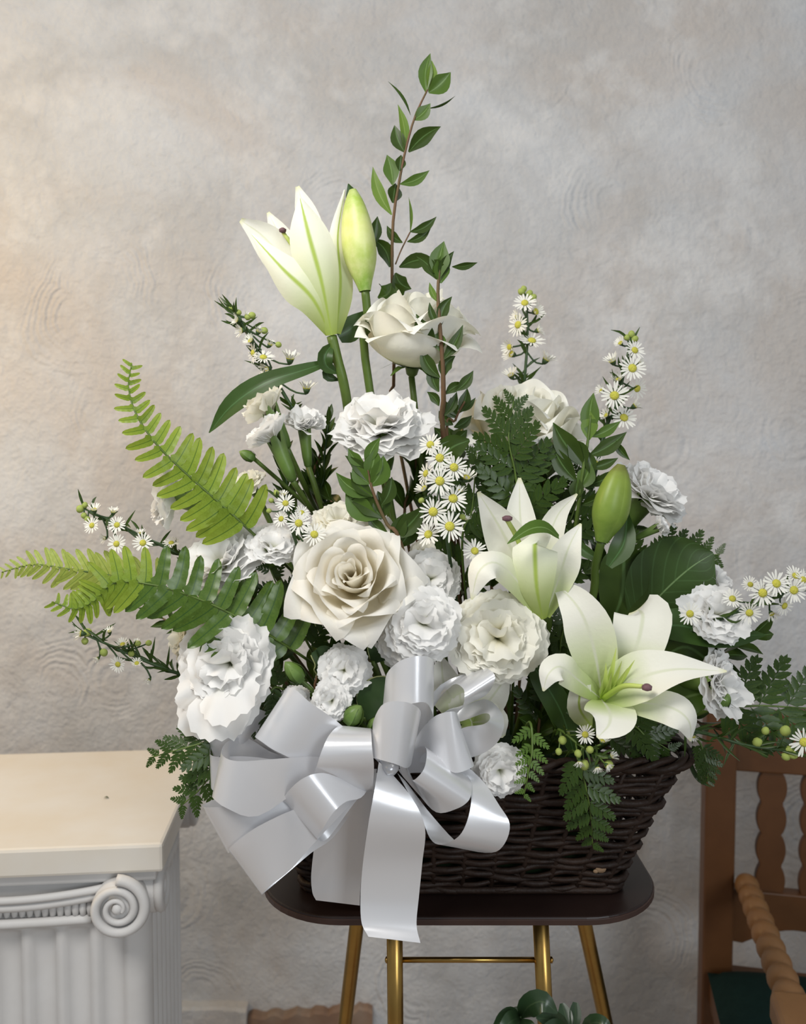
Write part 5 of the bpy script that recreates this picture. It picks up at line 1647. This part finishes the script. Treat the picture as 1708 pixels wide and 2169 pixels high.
auto_branch('dark leafy branch at left below the long fern', [B(-0.13, -0.02), (500, 1400, .87), (420, 1350, .86), (345, 1310, .86)], 8, 74, 13, seed=37, start=0.15)
auto_branch('dark leafy branch beside the lower right carnations', [B(0.14, -0.02), (1420, 1430, .87), (1500, 1400, .86), (1590, 1350, .86)], 8, 88, 18, seed=38, start=0.15)
auto_branch('dark leafy branch over the right end of the basket', [B(0.15, -0.02), (1400, 1500, .88), (1480, 1530, .86), (1570, 1560, .86)], 9, 74, 9, seed=39, start=0.1)
auto_branch('dark leafy branch in the gap under the front rose', [B(-0.05, -0.05), (680, 1480, .82), (700, 1400, .815), (770, 1370, .815)], 8, 84, 20, seed=40, start=0.1)
auto_branch('dark leafy branch in the hollow left of the wide-open lily', [B(0.08, -0.06), (1140, 1560, .83), (1150, 1480, .825), (1170, 1420, .825)], 8, 90, 20, seed=41, start=0.1)
auto_branch('dark leafy branch behind the front rose and cream carnation', [B(-0.04, 0.0), (780, 1180, .88), (750, 1120, .88), (700, 1060, .88)], 7, 80, 18, seed=42, start=0.1)
auto_branch('dark leafy branch between the green bud and broad salal leaf', [B(0.11, 0.02), (1260, 1270, .89), (1280, 1200, .89), (1330, 1110, .89)], 8, 90, 22, seed=43, start=0.15)

auto_branch('dark leafy branch in the gap between big left carnation and front rose', [B(-0.10, -0.04), (600, 1440, .845), (590, 1380, .84), (600, 1310, .84)], 8, 86, 20, seed=44, start=0.1)
auto_branch('narrow-leaved dark branch on the right of the left carnation trio', [B(-0.05, 0.0), (700, 1100, .89), (685, 1010, .88), (695, 900, .88)], 10, 66, 7, seed=45, start=0.3, a0=0.45, smt='stem_dark')
auto_branch('narrow-leaved dark branch among the stems below the left trio', [B(-0.07, 0.0), (640, 1130, .885), (610, 1040, .875), (600, 950, .87)], 10, 66, 7, seed=46, start=0.3, a0=0.5, smt='stem_dark')


# ------------------------------------------------------------------ broad leaves
def broad(label, pts, wid, mt='leaf_big', nrm=None, base=None, cup=0.10, ruf=0.05, fold=0.0, name='broad_leaf'):
    root = thing(name, label, 'leaf', T3(base) if base is not None else T3(pts[0]))
    blade('blade', pts, wid, MAT[mt], root, nrm=nrm, cup=cup, ruf=ruf, fold=fold, nu=10, nv=16)
    if base is not None:
        a = T3(pts[0])
        b = T3(base)
        tube('stalk', [a, a.lerp(b, 0.5), b], m(5, a.y), MAT['stem'], root, 6, 8)
    return root


broad('broad dark green salal leaf at right behind the wide-open lily', [(1345, 1325, .845), (1400, 1260, .835), (1460, 1205, .83), (1512, 1172, .83)], [12, 66, 92, 88, 62, 4], base=B(0.13, 0.0), nrm=Vector((-.1, -1, .1)))
broad('dark leaf standing upright left of the broad salal leaf', [(1292, 1330, .85), (1318, 1260, .845), (1322, 1190, .845), (1320, 1150, .85)], [10, 44, 52, 40, 6], mt='leaf', base=B(0.11, -0.01))
broad('pointed dark leaf under the far right carnation', [(1380, 1330, .82), (1440, 1325, .81), (1530, 1345, .805), (1620, 1345, .81)], [14, 40, 44, 30, 3], mt='leaf_lily', nrm=Vector((0, -.7, .7)), base=B(0.14, -0.02))
broad('drooping dark pointed leaf right of the wide-open lily', [(1395, 1400, .83), (1450, 1370, .82), (1500, 1400, .815), (1535, 1440, .815)], [12, 40, 44, 30, 4], mt='leaf', base=B(0.14, -0.03))
broad('dark leaf low between wide-open lily and lower right carnation', [(1370, 1520, .83), (1420, 1490, .82), (1480, 1470, .815), (1530, 1470, .82)], [12, 34, 40, 28, 3], mt='leaf_mid', base=B(0.14, -0.04))
broad('long dark leaf in the hollow left of the wide-open lily', [(1215, 1590, .82), (1190, 1510, .80), (1150, 1440, .80), (1118, 1398, .805)], [10, 26, 28, 22, 3], mt='leaf_lily', base=B(0.09, -0.05))
for lab, pts, w in (('variegated dark leaf with pale edge above the bow knot', [(770, 1520, .785), (800, 1470, .78), (850, 1445, .78)], [10, 36, 30, 4]),
                    ('smaller variegated leaf behind the spray carnation at the bow', [(740, 1530, .79), (760, 1490, .787), (800, 1460, .787)], [8, 22, 20, 3]),
                    ('variegated leaf with pale edge below the front rose', [(790, 1400, .80), (810, 1370, .79), (850, 1335, .79)], [8, 26, 22, 3]),
                    ('dark rounded leaf left of the gap under the front rose', [(730, 1470, .81), (690, 1400, .80), (660, 1385, .80)], [8, 30, 26, 3])):
    rt = broad(lab, pts, w, 'leaf_varieg', name='variegated_leaf', base=B(-0.05, -0.07))
    # pale margin
    MATV = MAT.setdefault('margin', mat('leaf_margin', (0.30, 0.32, 0.14), 0.5, 0.3, var=(0.12, 0.17, 0.06), vscale=80))
    P3 = [T3(p) for p in pts]
    ed = []
    for j in range(15):
        v = j / 14
        t = (smoothlist(P3, min(v + .03, 1)) - smoothlist(P3, max(v - .03, 0))).normalized()
        o = smoothlist(P3, v)
        s = t.cross((CAMP - o).normalized()).normalized()
        ed.append(o - s * m(max(smoothlist(w, v), 0), o.y) + (CAMP - o).normalized() * 0.0012)
    tube('leaf_margin', ed, 0.0007, MATV, rt, 5)
broad('glossy dark leaf behind the top daisy of the central spray', [(930, 985, .83), (955, 950, .825), (995, 932, .825)], [10, 26, 24, 3], mt='leaf', base=B(0.02, 0.02))
tube_root = thing('grass_blade', 'thin dark grass blade curling off the basket right end', 'foliage', P(1470, 1580, .84))
blade('blade', [(1470, 1580, .84), (1463, 1615, .835), (1480, 1650, .83), (1508, 1668, .83)], [3, 4.5, 5, 0.5], MAT['leaf'], tube_root, fold=0.4, nu=2, nv=10)
# ------------------------------------------------------------------ satin bow
def satin():
    mt, nt, out = nodes('white_satin')
    L = nt.links.new
    tc = nt.nodes.new('ShaderNodeTexCoord')
    bs = N(nt, 'ShaderNodeBsdfPrincipled', Roughness=0.26)
    bs.inputs['Base Color'].default_value = (0.84, 0.845, 0.87, 1)
    bs.inputs['Specular IOR Level'].default_value = 0.65
    bs.inputs['Anisotropic'].default_value = 0.0
    bs.inputs['Sheen Weight'].default_value = 0.15
    bs.inputs['Metallic'].default_value = 0.42
    mp = N(nt, 'ShaderNodeMapping')
    mp.inputs['Scale'].default_value = (70, 260, 1)
    L(tc.outputs['UV'], mp.inputs[0])
    wv = nt.nodes.new('ShaderNodeTexWave')
    wv.inputs['Scale'].default_value = 1.0
    L(mp.outputs[0], wv.inputs[0])
    nz = N(nt, 'ShaderNodeTexNoise', Scale=26.0, Detail=2.0)
    L(tc.outputs['Object'], nz.inputs['Vector'])
    h = math_(nt, 'ADD', math_(nt, 'MULTIPLY', wv.outputs['Fac'], 0.05), nz.outputs[0])
    bp = N(nt, 'ShaderNodeBump', Strength=0.10, Distance=0.003)
    L(h, bp.inputs['Height'])
    L(bp.outputs[0], bs.inputs['Normal'])
    tr = nt.nodes.new('ShaderNodeBsdfTranslucent')
    tr.inputs['Color'].default_value = (0.78, 0.79, 0.82, 1)
    mx = N(nt, 'ShaderNodeMixShader', Fac=0.16)
    L(bs.outputs[0], mx.inputs[1])
    L(tr.outputs[0], mx.inputs[2])
    L(mx.outputs[0], out.inputs['Surface'])
    return mt


MAT['satin'] = satin()
BY = 0.742
bow = thing('ribbon_bow', 'large white satin ribbon bow with many loops and two tails on the basket front', 'bow', P(816, 1620, BY + .03))


def strip(name, st, parent=bow, nu=8, nv=36, rim=True):
    """ribbon through stations ((x, y, depth offset), (x, y, depth offset)); x, y are measured in a crop of the photo whose corner is (400, 1360) at 0.4333 px per unit"""
    A, Bq = [], []
    for a, b in st:
        A.append(P(400 + a[0] * .4333, 1360 + a[1] * .4333, BY + a[2]))
        Bq.append(P(400 + b[0] * .4333, 1360 + b[1] * .4333, BY + b[2]))
    vs, uv = [], []
    for j in range(nv + 1):
        v = j / nv
        pa, pb = smoothlist(A, v), smoothlist(Bq, v)
        for i in range(nu + 1):
            vs.append(pa.lerp(pb, i / nu))
            uv.append((i / nu, v))
    fs = gridfaces(nu, nv)
    o = mk(name, vs, fs, MAT['satin'], parent, uv)
    return o


K0 = ((940, 590, .030), (960, 640, .030))
# top loop
strip('loop', [((1000, 560, .035), (1040, 600, .035)), ((985, 300, .034), (960, 470, .034)), ((962, 175, .018), (946, 345, .016)), ((1020, 100, .000), (1010, 330, -.004)), ((1100, 70, -.006), (1095, 300, -.010)), ((1170, 72, .000), (1165, 300, -.004)), ((1200, 100, .012), (1197, 375, .010)), ((1165, 130, .026), (1160, 400, .026)), ((1060, 300, .034), (1060, 560, .034))])
# centre loop towards the viewer
strip('loop', [((960, 540, .020), (960, 600, .020)), ((925, 440, .014), (920, 575, .014)), ((900, 400, .000), (893, 562, .000)), ((948, 305, -.020), (935, 575, -.020)), ((1040, 290, -.026), (1010, 596, -.026)), ((1110, 312, -.018), (1065, 616, -.018)), ((1136, 350, -.004), (1090, 590, -.004)), ((1110, 400, .010), (1070, 560, .010)), ((1020, 560, .022), (1010, 600, .022))])
# left-hand loop with level highlight
strip('loop', [((900, 560, .030), (930, 590, .030)), ((800, 440, .026), (905, 450, .026)), ((742, 408, .012), (890, 422, .012)), ((690, 450, -.006), (893, 450, -.004)), ((655, 520, -.016), (897, 520, -.014)), ((628, 600, -.016), (905, 590, -.012)), ((618, 660, -.006), (905, 650, -.004)), ((700, 720, .010), (900, 730, .010)), ((900, 640, .028), (930, 640, .028))])
# lower-left short loop
strip('loop', [((900, 650, .028), (900, 680, .028)), ((720, 690, .022), (800, 800, .024)), ((540, 760, .016), (680, 960, .018)), ((462, 775, .004), (628, 962, .004)), ((500, 715, -.014), (660, 905, -.014)), ((570, 660, -.020), (710, 830, -.018)), ((660, 640, -.012), (770, 780, -.010)), ((780, 670, .002), (850, 755, .004)), ((900, 620, .024), (910, 650, .024))])
# upper-left loop
strip('loop', [((900, 560, .036), (900, 600, .036)), ((720, 470, .040), (640, 640, .040)), ((560, 330, .036), (430, 540, .036)), ((480, 230, .018), (325, 465, .018)), ((520, 232, .004), (360, 490, .002)), ((600, 300, -.002), (440, 540, -.004)), ((740, 400, .008), (600, 600, .006)), ((900, 560, .032), (880, 620, .032))])
# big left loop with open mouth
strip('loop', [((900, 580, .036), (900, 640, .036)), ((650, 570, .040), (620, 740, .040)), ((430, 548, .044), (400, 790, .044)), ((290, 470, .040), (260, 760, .040)), ((195, 482, .022), (150, 760, .022)), ((160, 545, .002), (114, 757, .002)), ((235, 582, -.014), (185, 812, -.014)), ((440, 570, -.010), (340, 850, -.010)), ((640, 560, .004), (590, 700, .004)), ((900, 590, .030), (890, 650, .030))])
# far-left slim loop behind
strip('loop', [((600, 540, .050), (600, 640, .050)), ((300, 400, .052), (300, 560, .052)), ((150, 440, .046), (130, 620, .046)), ((104, 520, .034), (108, 690, .034)), ((130, 560, .026), (135, 730, .026)), ((300, 560, .030), (300, 720, .030)), ((600, 600, .042), (600, 660, .042))])
# upper-left loop behind, under the big carnation
strip('loop', [((880, 560, .046), (880, 600, .046)), ((560, 420, .052), (520, 560, .052)), ((390, 345, .046), (330, 520, .046)), ((300, 330, .034), (240, 500, .034)), ((130, 400, .030), (150, 560, .030)), ((120, 470, .040), (160, 600, .040)), ((500, 560, .050), (520, 640, .050))])
# two lowest-left loops
strip('loop', [((880, 640, .034), (880, 670, .034)), ((500, 740, .044), (540, 900, .044)), ((250, 760, .042), (330, 970, .042)), ((140, 765, .030), (250, 1000, .030)), ((66, 802, .014), (192, 1032, .014)), ((150, 806, .002), (290, 985, .002)), ((330, 790, .004), (450, 880, .004)), ((600, 720, .014), (640, 780, .014)), ((880, 640, .030), (880, 680, .030))])
strip('loop', [((880, 660, .034), (880, 700, .034)), ((640, 800, .040), (720, 940, .040)), ((470, 860, .038), (600, 1030, .038)), ((330, 960, .026), (470, 1140, .026)), ((192, 1018, .010), (358, 1234, .010)), ((300, 925, -.006), (400, 1190, -.002)), ((440, 850, -.008), (500, 1110, .002)), ((560, 800, .004), (620, 975, .010)), ((880, 660, .030), (880, 700, .030))])
# right-hand loops
strip('loop', [((1100, 520, .034), (1100, 560, .034)), ((1190, 330, .036), (1200, 240, .036)), ((1285, 212, .022), (1420, 136, .028)), ((1340, 225, .004), (1480, 142, .010)), ((1348, 275, -.004), (1497, 185, .004)), ((1330, 320, .004), (1450, 262, .012)), ((1250, 350, .018), (1330, 330, .024)), ((1100, 540, .032), (1100, 580, .032))])
strip('loop', [((1080, 560, .038), (1080, 600, .038)), ((1220, 420, .044), (1230, 360, .044)), ((1340, 385, .036), (1350, 310, .044)), ((1450, 348, .016), (1455, 280, .034)), ((1474, 372, .002), (1530, 345, .020)), ((1440, 402, -.004), (1538, 430, .012)), ((1340, 420, .004), (1490, 510, .016)), ((1240, 480, .018), (1380, 565, .024)), ((1080, 580, .034), (1100, 620, .034))])
strip('loop', [((1060, 570, .026), (1060, 610, .026)), ((1130, 440, .022), (1120, 590, .022)), ((1200, 365, .008), (1230, 600, .004)), ((1275, 340, .000), (1305, 640, -.002)), ((1312, 350, .008), (1394, 606, .006)), ((1290, 400, .024), (1340, 590, .024)), ((1120, 540, .034), (1120, 600, .034))])
strip('loop', [((1030, 600, .020), (1040, 640, .020)), ((1100, 530, .018), (1230, 640, .024)), ((1148, 508, .008), (1370, 660, .020)), ((1164, 540, -.006), (1384, 700, .006)), ((1150, 620, -.018), (1372, 770, -.006)), ((1100, 675, -.018), (1310, 815, -.006)), ((1076, 650, -.004), (1210, 832, .004)), ((1062, 600, .012), (1120, 740, .014)), ((1030, 610, .022), (1050, 660, .022))])
strip('loop', [((1020, 620, .026), (1050, 660, .026)), ((1180, 620, .024), (1260, 560, .024)), ((1330, 660, .012), (1420, 660, .016)), ((1380, 740, .000), (1520, 800, .006)), ((1366, 860, -.008), (1570, 890, .000)), ((1320, 950, -.010), (1545, 985, .000)), ((1235, 990, .000), (1480, 1030, .008)), ((1180, 960, .016), (1340, 1000, .022)), ((1130, 840, .024), (1200, 860, .028)), ((1020, 640, .028), (1060, 680, .028))])
# tails
strip('tail', [((930, 585, .012), (990, 640, .012)), ((905, 740, -.004), (1090, 760, .000)), ((880, 880, -.006), (1155, 905, -.004)), ((852, 1080, .010), (1142, 1080, .010)), ((840, 1240, .014), (1126, 1240, .014)), ((845, 1370, .010), (1114, 1380, .010)), ((878, 1440, .002), (1133, 1471, .002))], nv=44)
strip('tail', [((860, 620, .032), (920, 620, .032)), ((720, 780, .034), (900, 760, .032)), ((630, 940, .046), (870, 950, .044)), ((600, 1120, .054), (848, 1120, .052)), ((604, 1220, .055), (838, 1230, .054)), ((622, 1262, .056), (836, 1288, .055))], nv=36)
# small gathered middle
tube('knot', [P(400 + 950 * .4333, 1360 + 570 * .4333, BY + .022), P(400 + 985 * .4333, 1360 + 622 * .4333, BY + .010), P(400 + 1010 * .4333, 1360 + 610 * .4333, BY + .022)], [0.004, 0.006, 0.004], MAT['satin'], bow, 10, 8)

# ------------------------------------------------------------------ pot plant in front of the stand
MAT['schef'] = mat('umbrella_plant_leaf', (0.018, 0.040, 0.016), 0.32, 0.5, 0.05, var=(0.028, 0.055, 0.02), vscale=40, rib=(0.04, 0.07, 0.03), ribw=0.04)
MAT['pot'] = mat('terracotta_pot', (0.32, 0.13, 0.07), 0.7, 0.3, var=(0.38, 0.18, 0.10), vscale=20, bump=0.2, bscale=80)
SY = 0.70
px0 = P(1160, 2169, SY).x
plant = thing('umbrella_plant', 'potted umbrella plant with dark green leaflets at the bottom before the stand', 'plant', (px0, SY, 0))


def S(x, y, d=0.0):
    return (1000 + x * .2342, 1994 + y * .2342, SY + d)


lathe('pot', [(0.055, 0.0), (0.078, 0.13), (0.085, 0.135), (0.085, 0.16), (0.074, 0.16), (0.070, 0.145)], 28, MAT['pot'], plant, Matrix.Translation((px0, SY, 0)))
hub1, hub2, hub3 = T3(S(440, 690)), T3(S(900, 840, .01)), T3(S(990, 850, -.01))
for h in (hub1, hub2, hub3):
    tube('stem', [Vector((px0, SY, 0.15)), Vector((px0 * 0.7 + h.x * 0.3, SY, 0.45)), h - Vector((0, 0, 0.03)), h], [0.004, 0.0016], MAT['stem_dark'], plant, 7, 14)
for hub, pts, w in ((hub1, [S(440, 690), S(330, 690, -.02), S(188, 778, -.03)], [3, 17, 20, 15, 2]), (hub1, [S(440, 690), S(360, 720, -.03), S(235, 830, -.04)], [3, 15, 20, 14, 2]),
                    (hub1, [S(436, 690), S(420, 630, .01), S(400, 590, .02)], [2, 9, 10, 3]), (hub1, [S(400, 640, .01), S(370, 632, .01), S(340, 622, .012)], [2, 4, 3, 1]),
                    (hub1, [S(446, 690), S(510, 590, -.01), S(640, 545, -.02), S(775, 650, -.02)], [3, 18, 24, 24, 16, 2]), (hub1, [S(440, 700), S(410, 780, -.02), S(395, 900, -.02)], [2, 13, 15, 2]), (hub1, [S(450, 700), S(500, 770, -.02), S(520, 900, -.02)], [2, 14, 17, 2]),
                    (hub2, [S(900, 840), S(860, 720, .01), S(815, 560, .02)], [2, 8, 14, 15, 5]), (hub2, [S(900, 840), S(930, 720, .01), S(938, 552, .02)], [2, 8, 12, 13, 6]), (hub2, [S(890, 840), S(740, 720, -.02), S(580, 690, -.03)], [3, 18, 20, 16, 2]), (hub2, [S(890, 850), S(760, 790, -.03), S(610, 810, -.04)], [3, 16, 20, 14, 2]),
                    (hub3, [S(990, 850), S(1080, 740, -.01), S(1180, 745, -.02), S(1270, 800, -.02)], [3, 14, 17, 14, 2])):
    blade('leaflet', pts, w, MAT['schef'], plant, fold=0.2, nu=4, nv=10, nrm=Vector((0, -.8, .6)))
